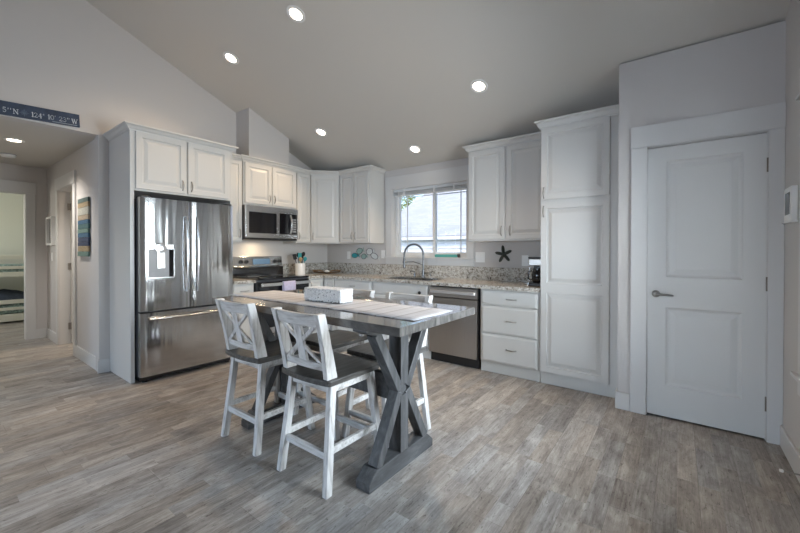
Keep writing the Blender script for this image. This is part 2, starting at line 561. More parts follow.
def copy_thing(root):
    r = root.copy()
    COL.objects.link(r)
    for ch in list(root.children):
        c = ch.copy()
        COL.objects.link(c)
        c.parent = r
        for g in list(ch.children):
            d = g.copy()
            COL.objects.link(d)
            d.parent = c
    return r


R90 = PI / 2
# ------------------------------------------------------------------ room shell
SL = 0.4167
ZC0 = 2.425
RIDGE_Y = -4.7
REAR = -8.6
XR = 5.256
YW = -0.803
HY = -3.04       # hall wall face
JY = -3.063      # end of left wall


def zc(y):
    return ZC0 - SL * y if y > RIDGE_Y else ZC0 - SL * RIDGE_Y + SL * (y - RIDGE_Y)


struct('floor', MB().box(-5.9, 5.40, REAR - .12, 0.15, -0.10, 0.0), FLOOR)
cm = MB().prism([(0.16, zc(0.16)), (RIDGE_Y, zc(RIDGE_Y)), (REAR - .12, zc(REAR - .12)), (REAR - .12, zc(REAR - .12) + .15), (RIDGE_Y, zc(RIDGE_Y) + .15), (0.16, zc(0.16) + .15)], 'x', -0.12, 5.40)
struct('ceiling', cm, CEIL)
# left wall with the wide hall opening
HO = -4.35
lw = MB()
lw.prism([(0.15, 0), (JY, 0), (JY, zc(JY) + .05), (0.15, zc(.15) + .05)], 'x', -0.12, 0)
lw.prism([(JY, 2.43), (HO, 2.43), (HO, zc(HO) + .05), (JY, zc(JY) + .05)], 'x', -0.12, 0)
lw.prism([(HO, 0), (REAR, 0), (REAR, zc(REAR) + .05), (RIDGE_Y, zc(RIDGE_Y) + .05), (HO, zc(HO) + .05)], 'x', -0.12, 0)
struct('wall_left', lw, WALL)
# back wall with the sink window
WX0, WX1, WZ0, WZ1 = 1.394, 2.594, 1.166, 2.140
bw = MB()
bw.box(-0.12, WX0, 0, .15, 0, 2.50).box(WX1, 5.4, 0, .15, 0, 2.50).box(WX0, WX1, 0, .15, 0, WZ0).box(WX0, WX1, 0, .15, WZ1, 2.50)
struct('wall_back', bw, WALL)
# pantry closet wall with the white door
DX0, DX1, DZ = 4.519, 5.180, 2.045
XC = 4.327
pw = MB()
for a, b, z0, z1 in ((XC, DX0, 0, 2.74), (DX1, XR, 0, 2.74), (DX0, DX1, DZ, 2.74)):
    pw.box(a, b, YW, YW + .115, z0, z1)
pw.box(XC, XC + .11, YW + .115, 0, 0, 2.70)
struct('wall_pantry', pw, WALL)
# right wall, windows
R2 = (-2.80, -1.36, 0.58, 2.09)
R3 = (-7.1, -5.1, 0.53, 2.14)
rw = MB()


def ywall(mb, x0, x1, ya, yb, ztop, holes):
    y = ya
    for (h0, h1, z0, z1) in holes:
        mb.prism([(y, 0), (h0, 0), (h0, ztop(h0)), (y, ztop(y))], 'x', x0, x1)
        mb.box(x0, x1, h0, h1, 0, z0)
        mb.prism([(h0, z1), (h1, z1), (h1, ztop(h1)), (h0, ztop(h0))], 'x', x0, x1)
        y = h1
    mb.prism([(y, 0), (yb, 0), (yb, ztop(yb)), (y, ztop(y))], 'x', x0, x1)


ywall(rw, XR, XR + .14, REAR, RIDGE_Y, lambda y: zc(y) + .05, [R3])
ywall(rw, XR, XR + .14, RIDGE_Y, 0.0, lambda y: zc(y) + .05, [R2])
struct('wall_right', rw, WALL)
bwx = MB().box(-.12, .9, REAR - .12, REAR, 0, 2.85).box(4.3, 5.4, REAR - .12, REAR, 0, 2.85).box(.9, 4.3, REAR - .12, REAR, 2.15, 2.85)
struct('wall_rear', bwx, WALL)
# hall and bedroom shell
HEX = -2.56
hd0, hd1 = -1.83, -1.06
hw = MB()
hw.box(hd1, -0.12, HY, HY + .115, 0, 2.43).box(HEX, hd0, HY, HY + .115, 0, 2.43).box(hd0, hd1, HY, HY + .115, DZ, 2.43)
hw.box(-0.12, -0.001, HY, JY + .02, 0, 2.43)
struct('wall_hall', hw, WALL)
he = MB().box(HEX - .115, HEX, -3.26, HY, 0, 2.43).box(HEX - .115, HEX, -4.40, -4.08, 0, 2.43).box(HEX - .115, HEX, -4.08, -3.26, DZ, 2.43)
struct('wall_hall_end', he, WALL)
struct('wall_hall_near', MB().box(HEX, -0.12, HO - .115, HO, 0, 2.43), WALL)
struct('ceiling_hall', MB().box(-5.9, -0.12, -5.25, 0.15, 2.43, 2.55), CEIL)
bed = MB().box(-5.9, -5.75, -5.2, -1.9, 0, 2.43).box(-5.9, HEX - .115, -1.9, -1.78, 0, 2.43).box(HEX - .115, HEX - .001, HY, -1.78, 0, 2.43)
bed.box(-5.9, -5.0, -5.2, -5.08, 0, 2.43).box(-3.6, HEX - .115, -5.2, -5.08, 0, 2.43).box(-5.0, -3.6, -5.2, -5.08, 0, .9).box(-5.0, -3.6, -5.2, -5.08, 2.1, 2.43).box(HEX - .115, HEX, -5.2, -4.40, 0, 2.43)
struct('wall_bedroom', bed, BEDWALL)
struct('wall_bathroom', MB().box(-2.55, -.12, -0.1, 0.0, 0, 2.43), WALL)
# vent chase above the microwave cabinet
ch = MB().prism([(-1.598, 2.455), (-.990, 2.455), (-.990, zc(-.99)), (-1.598, zc(-1.598))], 'x', 0, .31)
struct('wall_chase', ch, WALL, label='boxed vent chase rising from microwave cabinet to sloped ceiling')

# ------------------------------------------------------------------ trim, baseboards, doors, windows
bb = lambda: MB()
BH = 0.135


def base_x(mb, x0, x1, y, out):       # board on a wall facing out (+1: +y, -1: -y)
    ya, yb = (y, y + out * .015)
    mb.box(x0, x1, min(ya, yb), max(ya, yb), 0, BH)


def base_y(mb, y0, y1, x, out):
    xa, xb = (x, x + out * .015)
    mb.box(min(xa, xb), max(xa, xb), y0, y1, 0, BH)


m_ = MB(); base_x(m_, XC - .015, 4.413, YW, -1); base_y(m_, YW, -.64, XC, -1)
struct('baseboard_pantry', m_, TRIM, bevel=.003)
m_ = MB(); base_y(m_, -8.6, YW - .018, XR, -1)
struct('baseboard_right', m_, TRIM, bevel=.003)
m_ = MB(); base_y(m_, JY - .015, -2.977, 0, 1); base_x(m_, -.95, .0, JY + .02, -1)
m_.v = m_.v
struct('baseboard_left', m_, TRIM, bevel=.003)
m_ = MB(); base_x(m_, HEX, -1.935, HY, -1); base_y(m_, -3.16, HY, HEX, 1)
struct('baseboard_hall', m_, TRIM, bevel=.003)
m_ = MB(); base_y(m_, -5.08, -1.9, -5.75, 1)
struct('baseboard_bedroom', m_, TRIM)


def door_trim(name, x0, x1, zt, xo0, xo1, ztop, y, depth, parent=None):
    """casing round an opening in a wall whose face is y, facing -y; jamb lining too"""
    m = MB()
    m.box(xo0, x0, y - .018, y, 0, zt)
    m.box(x1, xo1, y - .018, y, 0, zt)
    m.box(xo0 - .004 if xo1 - x1 < .2 else xo0, min(xo1 + .004, 5.2555), y - .024, y, zt + .006, ztop)
    m.box(xo0, xo1, y - .018, y, zt, zt + .006)
    m.box(x0, x0 + .004, y, y + depth, 0, zt)
    m.box(x1 - .004, x1, y, y + depth, 0, zt)
    m.box(x0, x1, y, y + depth, zt - .004, zt)
    return m


struct('trim_1', door_trim('t', DX0, DX1, DZ, 4.415, XR - .001, 2.212, YW, .115), TRIM, bevel=.002)
hx = door_trim('t', hd0, hd1, DZ, -1.935, -.955, 2.200, HY, .115)
struct('trim_2', hx, TRIM, bevel=.002)
# bedroom door casing on the hall end wall (faces +x)
m_ = MB()
m_.box(HEX, HEX + .018, -3.26, -3.16, 0, DZ).box(HEX, HEX + .018, -4.18, -4.08, 0, DZ).box(HEX, HEX + .024, -4.19, -3.155, DZ, 2.205)
m_.box(HEX - .115, HEX, -3.264, -3.26, 0, DZ).box(HEX - .115, HEX, -4.08, -4.076, 0, DZ).box(HEX - .115, HEX, -4.08, -3.26, DZ - .004, DZ)
struct('trim_3', m_, TRIM, bevel=.002)

RAISED = lambda th, fw: [(0, th), (0, .003), (.003, 0), (fw, 0), (fw + .004, .006), (fw + .010, .006), (fw + .034, .0015)]
DP = lambda fw: [(0, 0), (.008, .007), (.018, .011), (.026, .011), (.060, .003)]

# pantry closet door (closed), hinges right, lever left
d1 = sempty('door_1', 'closed white two panel closet door beside the pantry cabinet', (DX0, YW, 0))
W_ = DX1 - DX0
g = .004
yf = .010
dm = MB()
px0, px1 = .118, W_ - .118
dz0, dz1 = .012, DZ - .008
rows = [(dz0, .245), (.835, 1.06), (1.93, dz1)]
for a, b in rows:
    dm.box(g, W_ - g, yf, yf + .035, a, b)
for a, b in ((.245, .835), (1.06, 1.93)):
    dm.box(g, px0, yf, yf + .035, a, b).box(px1, W_ - g, yf, yf + .035, a, b)
    dm.panel(px0, px1, a, b, yf, DP(0), False)
struct('door_slab', dm, DOORP, d1)
hm = MB()
hm.lathe([(.027, 0), (.027, -.006), (.023, -.010), (.011, -.012), (.011, -.045)], (.058, yf, .932), 20, 'y')
hm.tube([(.058, yf - .045, .932), (.085, yf - .047, .932), (.125, yf - .045, .930), (.165, yf - .043, .926)], [.010, .009, .008, .007], 10)
obj('door_handle', hm, NICKEL, d1, smooth=40)
for z in (1.824, 1.039, .246):
    h_ = MB().box(W_ - .006, W_ + .010, -.001, yf + .002, z - .045, z + .045)
    h_.tube([(W_ - .001, -.005, z - .047), (W_ - .001, -.005, z + .047)], .007, 10)
    obj('hinge', h_, BRONZE, d1)
# hall door swung open into the room behind
d2 = sempty('door_2', 'open white door seen edge-on through the hall doorway', (hd0 + .004, HY + .115, 0))
obj('door_slab', MB().box(0, .035, .004, .72, .012, DZ - .01), DOORP, d2, bevel=.002)
for z in (1.839, 1.04, .237):
    h_ = MB().box(.002, .012, -.03, .004, z - .045, z + .045)
    h_.tube([(.012, .001, z - .047), (.012, .001, z + .047)], .007, 10)
    obj('hinge', h_, NICKEL, d2)


# sink window
w1 = sempty('window_1', 'white sliding window above the sink', (0, 0, 0))
m_ = MB()
m_.box(1.284, WX0, -.018, 0, WZ0 - .016, WZ1).box(WX1, 2.690, -.018, 0, WZ0 - .016, WZ1)
m_.box(1.280, 2.694, -.022, 0, WZ1, 2.328)
m_.box(1.284, 2.690, -.018, 0, 1.064, WZ0 - .016)
obj('window_casing', m_, TRIM, w1, bevel=.002)
m_ = MB()
m_.box(WX0, WX0 + .004, 0, .15, WZ0, WZ1).box(WX1 - .004, WX1, 0, .15, WZ0, WZ1).box(WX0, WX1, 0, .15, WZ1 - .004, WZ1)
obj('window_jamb', m_, TRIM, w1)
obj('window_sill', MB().box(1.265, 2.705, -.035, .15, WZ0 - .016, WZ0 + .004), TRIM, w1, bevel=.003)
fx0, fx1, fz0, fz1 = WX0 + .004, WX1 - .004, WZ0 + .004, WZ1 - .004
m_ = MB()
for a, b, c, d in ((fx0, fx0 + .035, fz0, fz1), (fx1 - .035, fx1, fz0, fz1), (fx0 + .035, fx1 - .035, fz0, fz0 + .03), (fx0 + .035, fx1 - .035, fz1 - .03, fz1)):
    m_.box(a, b, .075, .145, c, d)
obj('window_frame', m_, VINYL, w1, bevel=.002)
mid = 2.046


def sash(a, b, y):
    s = MB()
    z0, z1 = fz0 + .03, fz1 - .03
    s.box(a, a + .038, y, y + .03, z0, z1).box(b - .038, b, y, y + .03, z0, z1)
    s.box(a + .038, b - .038, y, y + .03, z0, z0 + .036).box(a + .038, b - .038, y, y + .03, z1 - .036, z1)
    o = obj('sash', s, VINYL, w1, bevel=.002)
    obj('pane', MB().box(a + .036, b - .036, y + .011, y + .015, z0 + .034, z1 - .034), GLASS, o)
    return o, z0 + .036, z1 - .036


s1, sz0, sz1 = sash(fx0 + .035, mid + .018, .085)
s2, _, _ = sash(mid - .020, fx1 - .035, .115)
mm_ = MB().box(1.588, 1.600, .094, .104, sz0, sz1).box(fx0 + .07, mid - .02, .0945, .1035, 1.276, 1.288).box(fx0 + .07, mid - .02, .0945, .1035, 2.02, 2.032)
obj('muntin', mm_, VINYL, s1)
mm_ = MB().box(2.430, 2.442, .124, .134, sz0, sz1).box(mid + .018, fx1 - .07, .1245, .1335, 1.276, 1.288).box(mid + .018, fx1 - .07, .1245, .1335, 2.02, 2.032)
obj('muntin', mm_, VINYL, s2)
# raised blind
bl = thing('window_blind', 'raised white slat blind bunched at top of sink window', 'blind', (1.994, .045, 2.136))
obj('headrail', MB().box(-.595, .595, -.028, .028, -.040, 0), BLINDM, bl, bevel=.003)
sm_ = MB()
for k in range(7):
    sm_.box(-.590, .590, -.025, .025, -.046 - k * .0052 - .0030, -.046 - k * .0052)
obj('slat_stack', sm_, BLINDM, bl)
obj('bottom_rail', MB().box(-.592, .592, -.026, .026, -.098, -.084), WHITEP, bl, bevel=.003)
for x in (-.40, .10, .40):
    obj('bracket', MB().box(x - .012, x + .012, -.034, -.026, -.096, .0), VINYL, bl)
obj('tilt_wand', MB().tube([(-.50, -.034, -.03), (-.50, -.036, -.62)], .004, 8), WHITEP, bl)

# window on the right wall (only its edge shows)
w2 = sempty('window_2', 'white framed side window at the right edge', (0, 0, 0))
y0, y1, z0, z1 = R2
m_ = MB()
m_.box(XR - .018, XR, y1, y1 + .09, z0 - .016, z1).box(XR - .018, XR, y0 - .09, y0, z0 - .016, z1)
m_.box(XR - .020, XR, y0 - .095, y1 + .095, z1, z1 + .165).box(XR - .018, XR, y0 - .09, y1 + .09, z0 - .11, z0 - .016)
m_.box(XR - .032, XR, y0 - .12, y1 + .12, z1, z1 + .016)
obj('window_casing', m_, TRIM, w2, bevel=.002)
obj('window_sill', MB().box(XR - .040, XR, y0 - .13, y1 + .13, z0 - .016, z0 + .004).box(XR, XR + .14, y0, y1, z0, z0 + .004), TRIM, w2, bevel=.003)


def yframe(root, y0, y1, z0, z1):
    m = MB()
    X0, X1 = XR + .07, XR + .12
    for a, b, c, d in ((y0, y0 + .05, z0, z1), (y1 - .05, y1, z0, z1), (y0 + .05, y1 - .05, z0, z0 + .05), (y0 + .05, y1 - .05, z1 - .05, z1), ((y0 + y1) / 2 - .03, (y0 + y1) / 2 + .03, z0 + .05, z1 - .05)):
        m.box(X0, X1, a, b, c, d)
    obj('window_frame', m, VINYL, root, bevel=.002)
    obj('pane', MB().box(XR + .09, XR + .094, y0 + .05, y1 - .05, z0 + .05, z1 - .05), GLASS, root)


yframe(w2, y0, y1, z0 + .004, z1)
w3 = sempty('window_3', 'white framed dining window behind the viewer', (0, 0, 0))
yframe(w3, *R3)
m_ = MB()
for x in (.9, 1.98, 3.08, 4.16):
    m_.box(x, x + .14, REAR - .10, REAR - .02, 0.02, 2.15)
m_.box(.9, 4.3, REAR - .10, REAR - .02, 2.06, 2.15).box(.9, 4.3, REAR - .10, REAR - .02, 0.02, .14)
w4 = sempty('window_4', 'glazed patio doors in the rear wall', (0, 0, 0))
obj('window_frame', m_, VINYL, w4)
obj('pane', MB().box(.95, 4.25, REAR - .062, REAR - .058, .14, 2.06), GLASS, w4)

# ------------------------------------------------------------------ kitchen cabinets
RAISE = [(0, .019), (0, .003), (.003, 0), (.052, 0), (.056, .010), (.068, .010), (.098, .001)]
RAISE_S = [(0, .019), (0, .003), (.003, 0), (.040, 0), (.043, .009), (.052, .009), (.072, .001)]
SLAB = [(0, .019), (0, .008), (.004, .006), (.020, 0)]


def pull(x, y, z, vertical=True, L=.10):
    m = MB()
    pts = []
    for k in range(11):
        t = -1 + 2 * k / 10
        off = .003 - .026 * math.cos(t * PI / 2) ** .6 if abs(t) < 1 else .003
        pts.append((x, y + off, z + t * L / 2) if vertical else (x + t * L / 2, y + off, z))
    m.tube(pts, [.0065, .0045, .004, .0045, .0055, .006, .0055, .0045, .004, .0045, .0065], 8)
    return m


def crown(mb, x0, x1, yf, yb, z0, z1, left, right, out=.052, lb=None, rb=None):
    prof = [(0, z0), (.008, z0), (.010, z0 + .012), (.020, z0 + .018), (out * .62, z1 - .026), (out * .9, z1 - .016), (out, z1 - .014), (out, z1), (0, z1)]
    rings = []
    for o, z in prof:
        l, r = (o if left else 0), (o if right else 0)
        rings.append([(x0 - l, yb if lb is None else lb, z), (x0 - l, yf - o, z), (x1 + r, yf - o, z), (x1 + r, yb if rb is None else rb, z)])
    n = len(rings)
    vs = [p for r in rings for p in r]
    fs = []
    for k in range(n - 1):
        for i in range(3):
            a = k * 4 + i
            fs.append((a, a + 1, a + 5, a + 4))
    fs.append(tuple((n - 1) * 4 + i for i in range(4)))
    fs.append(tuple(i for i in (3, 2, 1, 0)))
    fs.append(tuple(k * 4 for k in range(n)))
    fs.append(tuple(k * 4 + 3 for k in range(n - 1, -1, -1)))
    mb.add(vs, fs)
    return mb


def cabinet(name, label, loc, rotz, x0, x1, z0, z1, depth, fronts, crown_to=None, cl=False, cr=False, toe=0.0, group='white kitchen cabinets', th=.02, back=0.002, lb=None, hollow=False):
    """front faces local -y; carcass from y=-depth to y=-back"""
    t = thing(name, label, 'cabinet', loc, rotz, group)
    b = MB()
    if hollow:
        b.box(x0, x0 + .018, -depth, -back, toe, z1).box(x1 - .018, x1, -depth, -back, toe, z1).box(x0 + .018, x1 - .018, -depth, -back, toe, toe + .018)
        b.box(x0 + .018, x1 - .018, -depth, -depth + .018, toe + .018, z1).box(x0, x1, -depth + .018, -back, 0.001, toe)
    elif toe:
        b.box(x0, x1, -depth, -back, toe, z1)
        b.box(x0, x1, -depth + .018, -back, 0.001, toe)
    else:
        b.box(x0, x1, -depth, -back, z0, z1)
    obj('body', b, CAB, t, bevel=.0015)
    for fr in fronts:
        kind, a, c, e, f = fr[:5]
        prof = {'door': RAISE, 'small': RAISE_S, 'drawer': SLAB}[kind]
        d = obj('drawer' if kind == 'drawer' else 'door', MB().panel(a, c, e, f, -depth - th, prof), CAB, t)
        if len(fr) > 5 and fr[5]:
            hx_, hz_, vert = fr[5]
            obj('handle', pull(hx_, -depth - th, hz_, vert), NICKEL, d, smooth=50)
    if crown_to:
        obj('crown', crown(MB(), x0, x1, -depth - .001, -back, z1 - .012, crown_to, cl, cr, lb=lb), CAB, t)
    return t


# over-fridge cabinet with tall side panels   (local x = world y + 2.478)
fy = -2.478
fc = thing('refrigerator_cabinet', 'tall white surround with two doors above the refrigerator', 'cabinet', (0, fy, 0), R90, 'white kitchen cabinets')
L_, R_ = -2.975 - fy, -1.985 - fy
obj('body', MB().box(L_ + .035, R_ - .02, -.606, -.002, 1.825, 2.40), CAB, fc)
obj('side_panel', MB().box(L_, L_ + .035, -.607, -.002, .001, 2.40), CAB, fc, bevel=.0015)
obj('side_panel', MB().box(R_ - .02, R_, -.607, -.002, .001, 2.40), CAB, fc, bevel=.0015)
for a, b, hx_ in ((-2.931, -2.487, -2.52), (-2.467, -2.030, -2.434)):
    d = obj('door', MB().panel(a - fy, b - fy, 1.842, 2.385, -.628, RAISE), CAB, fc)
    obj('handle', pull(hx_ - fy, -.628, 1.925), NICKEL, d, smooth=50)
obj('crown', crown(MB(), L_, R_, -.608, -.002, 2.385, 2.447, True, True, rb=-.40), CAB, fc)

cabinet('wall_cabinet', 'narrow white wall cabinet between refrigerator surround and microwave', (0, -1.84, 0), R90, -.143, .143, 1.36, 2.40, .315,
        [('small', -.132, .132, 1.375, 2.375, (.105, 1.47, True))], 2.447)
cabinet('wall_cabinet', 'white two door wall cabinet directly above the microwave', (0, -1.287, 0), R90, -.405, .405, 1.838, 2.40, .330,
        [('door', -.385, -.005, 1.862, 2.378, (-.038, 1.945, True)), ('door', .005, .385, 1.862, 2.378, (.038, 1.945, True))], 2.452, True, True)
cabinet('wall_cabinet', 'narrow white wall cabinet between microwave and diagonal corner cabinet', (0, -.74, 0), R90, -.138, .118, 1.365, 2.40, .315,
        [('small', -.128, .110, 1.380, 2.375, (-.10, 1.47, True))], 2.447)
# diagonal corner
dc = thing('corner_cabinet', 'diagonal white corner wall cabinet with one door', 'cabinet', (.487, -.477, 0), math.radians(45), 'white kitchen cabinets')
s2_ = math.sqrt(.5)


def w2l(x, y):   # world to the corner cabinet's frame
    dx, dy = x - .487, y + .477
    return (dx * s2_ + dy * s2_, -dx * s2_ + dy * s2_)


poly = [w2l(*p) for p in ((.002, -.002), (.002, -.621), (.314, -.621), (.634, -.316), (.634, -.002))]
obj('body', MB().prism(poly, 'z', 1.365, 2.40), CAB, dc)
pA, pB = w2l(.314, -.621), w2l(.634, -.316)
yfc = (pA[1] + pB[1]) / 2
d = obj('door', MB().panel(pA[0] + .018, pB[0] - .018, 1.380, 2.375, yfc - .020, RAISE), CAB, dc)
obj('handle', pull(pA[0] + .048, yfc - .020, 1.47), NICKEL, d, smooth=50)
obj('crown', crown(MB(), pA[0] - .005, pB[0] + .005, yfc - .001, yfc + .10, 2.388, 2.4465, False, False), CAB, dc)
cabinet('wall_cabinet', 'white wall cabinet with two narrow doors left of the window', (.935, 0, 0), 0, -.298, .302, 1.365, 2.40, .315,
        [('small', -.286, -.002, 1.380, 2.375, (-.035, 1.47, True)), ('small', .006, .290, 1.380, 2.375, (.035, 1.47, True))], 2.450, False, True)
cabinet('wall_cabinet', 'white two door wall cabinet between window and tall pantry', (3.215, 0, 0), 0, -.450, .450, 1.365, 2.405, .315,
        [('door', -.438, -.010, 1.385, 2.385, (-.045, 1.475, True)), ('door', .014, .442, 1.385, 2.385, (.052, 1.475, True))], 2.462, True, False)
pc = cabinet('pantry_cabinet', 'tall white pantry cabinet next to the closet door wall', (3.998, 0, 0), 0, -.328, .326, 0, 2.412, .612,
             [('door', -.322, .246, 1.734, 2.400, (-.297, 1.80, True))], 2.474, True, False, toe=.112, lb=-.40)
pd = MB().panel(-.322, .246, .122, 1.704, -.632, [(0, .019), (0, .003), (.003, 0), (.052, 0)])
dd = MB()
dd.box(-.322, .246, -.620, -.614, .122, 1.704)
dd.box(-.322, -.270, -.632, -.627, .122, 1.704).box(.194, .246, -.632, -.627, .122, 1.704)
for a, b in ((.122, .176), (.866, .958), (1.650, 1.704)):
    dd.box(-.270, .194, -.632, -.627, a, b)
for a, b in ((.176, .866), (.958, 1.650)):
    dd.panel(-.270, .194, a, b, -.632, [(0, 0), (.004, .010), (.016, .010), (.046, .001)], False)
pdo = obj('door', dd, CAB, pc)
obj('handle', pull(-.297, -.632, 1.625), NICKEL, pdo, smooth=50)

# base cabinets
BT = .865
cabinet('base_cabinet', 'narrow white base cabinet between refrigerator and range', (0, -1.845, 0), R90, -.138, .128, 0, BT, .610,
        [('drawer', -.128, .120, .705, .850, (0, .775, False)), ('small', -.128, .120, .125, .690, (.09, .62, True))], toe=.112)
cc = thing('corner_base_cabinet', 'white corner base cabinet right of the range', 'cabinet', (.35, -.35, 0), 0, 'white kitchen cabinets')
b_ = MB()
P = [(.002, -.002), (.002, -.912), (.610, -.912), (.610, -.610), (.838, -.610), (.838, -.002)]
b_.prism([(x - .35, y + .35) for x, y in P], 'z', .112, BT)
P = [(.002, -.002), (.002, -.912), (.59, -.912), (.59, -.59), (.838, -.59), (.838, -.002)]
b_.prism([(x - .35, y + .35) for x, y in P], 'z', .001, .112)
obj('body', b_, CAB, cc)
d = MB().panel(-.905, -.640, .125, .850, -.632, RAISE_S)
d.v = [(-y - .35, x + .35, z) for x, y, z in d.v]
d = obj('door', d, CAB, cc)
h_ = pull(-.87, -.632, .77); h_.v = [(-y - .35, x + .35, z) for x, y, z in h_.v]
obj('handle', h_, NICKEL, d, smooth=50)
d = MB().panel(.638 - .35, .832 - .35, .125, .850, -.632 + .35, RAISE_S)
obj('door', d, CAB, cc)
cabinet('base_cabinet', 'white base cabinet with a top drawer left of the sink cabinet', (1.195, 0, 0), 0, -.355, .347, 0, BT, .610,
        [('drawer', -.345, .335, .705, .850, (0, .78, False)), ('door', -.345, -.008, .125, .690, (-.045, .60, True)), ('door', .0, .335, .125, .690, (.04, .60, True))], toe=.112)
sk = cabinet('sink_cabinet', 'white sink base cabinet under the window beside the dishwasher', (1.985, 0, 0), 0, -.441, .441, 0, BT, .610,
             [('drawer', -.415, .425, .705, .850), ('door', -.415, .0, .125, .690, (-.04, .60, True)), ('door', .010, .425, .125, .690, (.05, .60, True))], toe=.112, hollow=True)
kb = MB().lathe([(.012, 0), (.018, -.004), (.020, -.012), (.014, -.020), (.004, -.022)], (.318, -.630, .765), 14, 'y')
obj('knob', kb, BLACK, sk, smooth=50, label='small dark round knob')
cabinet('drawer_cabinet', 'white three drawer base cabinet between dishwasher and pantry', (3.358, 0, 0), 0, -.300, .308, 0, BT, .610,
        [('drawer', -.285, .285, .700, .848, (.035, .772, False)), ('drawer', -.285, .285, .412, .690, (.035, .553, False)), ('drawer', -.285, .285, .118, .402, (.035, .268, False))], toe=.112)

# ------------------------------------------------------------------ countertops, sink, faucet
CT0, CT1 = .866, .902
SX0, SX1, SY0, SY1 = 1.66, 2.38, -.56, -.16
ct = thing('countertop', 'speckled granite countertop running under the window to the pantry', 'countertop', (2.0, -.3, CT0))
cmb = MB()


def cbox(x0, x1, y0, y1, z0, z1):
    cmb.box(x0 - 2.0, x1 - 2.0, y0 + .3, y1 + .3, z0 - CT0, z1 - CT0)


cbox(.002, .652, -.914, -.655, CT0, CT1)
cbox(.002, SX0, -.655, -.002, CT0, CT1)
cbox(SX1, 3.666, -.655, -.002, CT0, CT1)
cbox(SX0, SX1, -.655, SY0, CT0, CT1)
cbox(SX0, SX1, SY1, -.002, CT0, CT1)
obj('slab', cmb, GRANITE, ct)
obj('backsplash', MB().box(.022 - 2, 3.666 - 2, -.022 + .3, -.002 + .3, CT1 - CT0, 1.060 - CT0).box(.002 - 2, .022 - 2, -.914 + .3, -.002 + .3, CT1 - CT0, 1.060 - CT0), GRANITE, ct)
ct2 = thing('countertop', 'small granite countertop piece between refrigerator and range', 'countertop', (.33, -1.848, CT0), R90)
obj('slab', MB().box(-.137, .136, -.325, .328, 0, CT1 - CT0), GRANITE, ct2)
obj('backsplash', MB().box(-.137, .136, .308, .328, CT1 - CT0, 1.060 - CT0), GRANITE, ct2)

sn = thing('sink', 'undermount stainless sink set into the granite below the window', 'sink', ((SX0 + SX1) / 2, (SY0 + SY1) / 2, .70))
hwx, hwy, t_ = (SX1 - SX0) / 2, (SY1 - SY0) / 2, .004
m_ = MB().box(-hwx, hwx, -hwy, hwy, 0, .006)
zt = CT1 - .70 + .002
m_.box(-hwx, -hwx + t_, -hwy, hwy, .006, zt - .006).box(hwx - t_, hwx, -hwy, hwy, .006, zt - .006).box(-hwx, hwx, -hwy, -hwy + t_, .006, zt - .006).box(-hwx, hwx, hwy - t_, hwy, .006, zt - .006)
obj('basin', m_, STEEL_H, sn)
m_ = MB()
for a, b, c, e in ((-hwx - .012, -hwx + .004, -hwy - .012, hwy + .012), (hwx - .004, hwx + .012, -hwy - .012, hwy + .012), (-hwx, hwx, -hwy - .012, -hwy + .004), (-hwx, hwx, hwy - .004, hwy + .012)):
    m_.box(a, b, c, e, zt - .001, zt + .002)
obj('rim', m_, STEEL_H, sn)
obj('drain', MB().lathe([(.045, .006), (.045, .009), (.03, .008), (.01, .007)], (0, 0, 0), 20), CHROME, sn)

fa = thing('faucet', 'tall chrome spring neck faucet behind the sink', 'faucet', (2.0, -.105, CT1 + .001))
obj('base', MB().lathe([(.030, 0), (.030, .010), (.022, .016), (.019, .07), (.016, .10)], (0, 0, 0), 18), CHROME, fa, smooth=40)
pts = [(0, 0, .10), (0, 0, .30)]
dirx, diry = -.97, -.26
rr = .135
for k in range(1, 13):
    a = PI * k / 12
    o_ = rr * (1 - math.cos(a))
    pts.append((dirx * o_, diry * o_, .30 + rr * math.sin(a) * 1.05))
pts.append((dirx * 2 * rr, diry * 2 * rr, .255))
neck = obj('neck', MB().tube(pts, .011, 12), CHROME, fa, smooth=60)
spr = MB()
coil = []
pv = [Vector(p) for p in pts[1:]]
for k in range(len(pv) - 1):
    for j in range(16):
        p = pv[k].lerp(pv[k + 1], j / 16)
        coil.append(p)
cp = []
for i, p in enumerate(coil):
    t = (coil[min(i + 1, len(coil) - 1)] - coil[max(i - 1, 0)]).normalized()
    side = Vector((diry, -dirx, 0)).normalized()
    nn = t.cross(side)
    ang = i * 2 * PI / 5
    cp.append(p + side * math.cos(ang) * .0145 + nn * math.sin(ang) * .0145)
spr.tube(cp, .0025, 5)
obj('spring', spr, CHROME, neck)
e = Vector((dirx * 2 * rr, diry * 2 * rr, 0))
obj('spray_head', MB().lathe([(.013, .255), (.017, .235), (.018, .15), (.021, .125), (.019, .118)], (e.x, e.y, 0), 16), CHROME, fa, smooth=40)
obj('support_arm', MB().tube([(0, 0, .165), (e.x * .5, e.y * .5, .205), (e.x * .93, e.y * .93, .200)], .006, 8).lathe([(.023, .185), (.023, .212)], (e.x, e.y, 0), 14), CHROME, fa, smooth=50)
obj('lever', MB().tube([(.015, 0, .055), (.07, -.02, .062), (.13, -.035, .066)], [.010, .007, .006], 8).tube([(.13, -.035, .066), (.135, -.036, .02)], .006, 8), CHROME, fa, smooth=50)
sd = thing('soap_dispenser', 'small chrome soap pump beside the faucet', 'soap dispenser', (1.86, -.105, CT1 + .001))
obj('base', MB().lathe([(.022, 0), (.022, .006), (.013, .012), (.011, .055)], (0, 0, 0), 14), CHROME, sd, smooth=40)
obj('pump', MB().tube([(0, 0, .055), (0, 0, .075), (-.02, -.03, .080), (-.035, -.06, .072)], .007, 8), CHROME, sd, smooth=50)

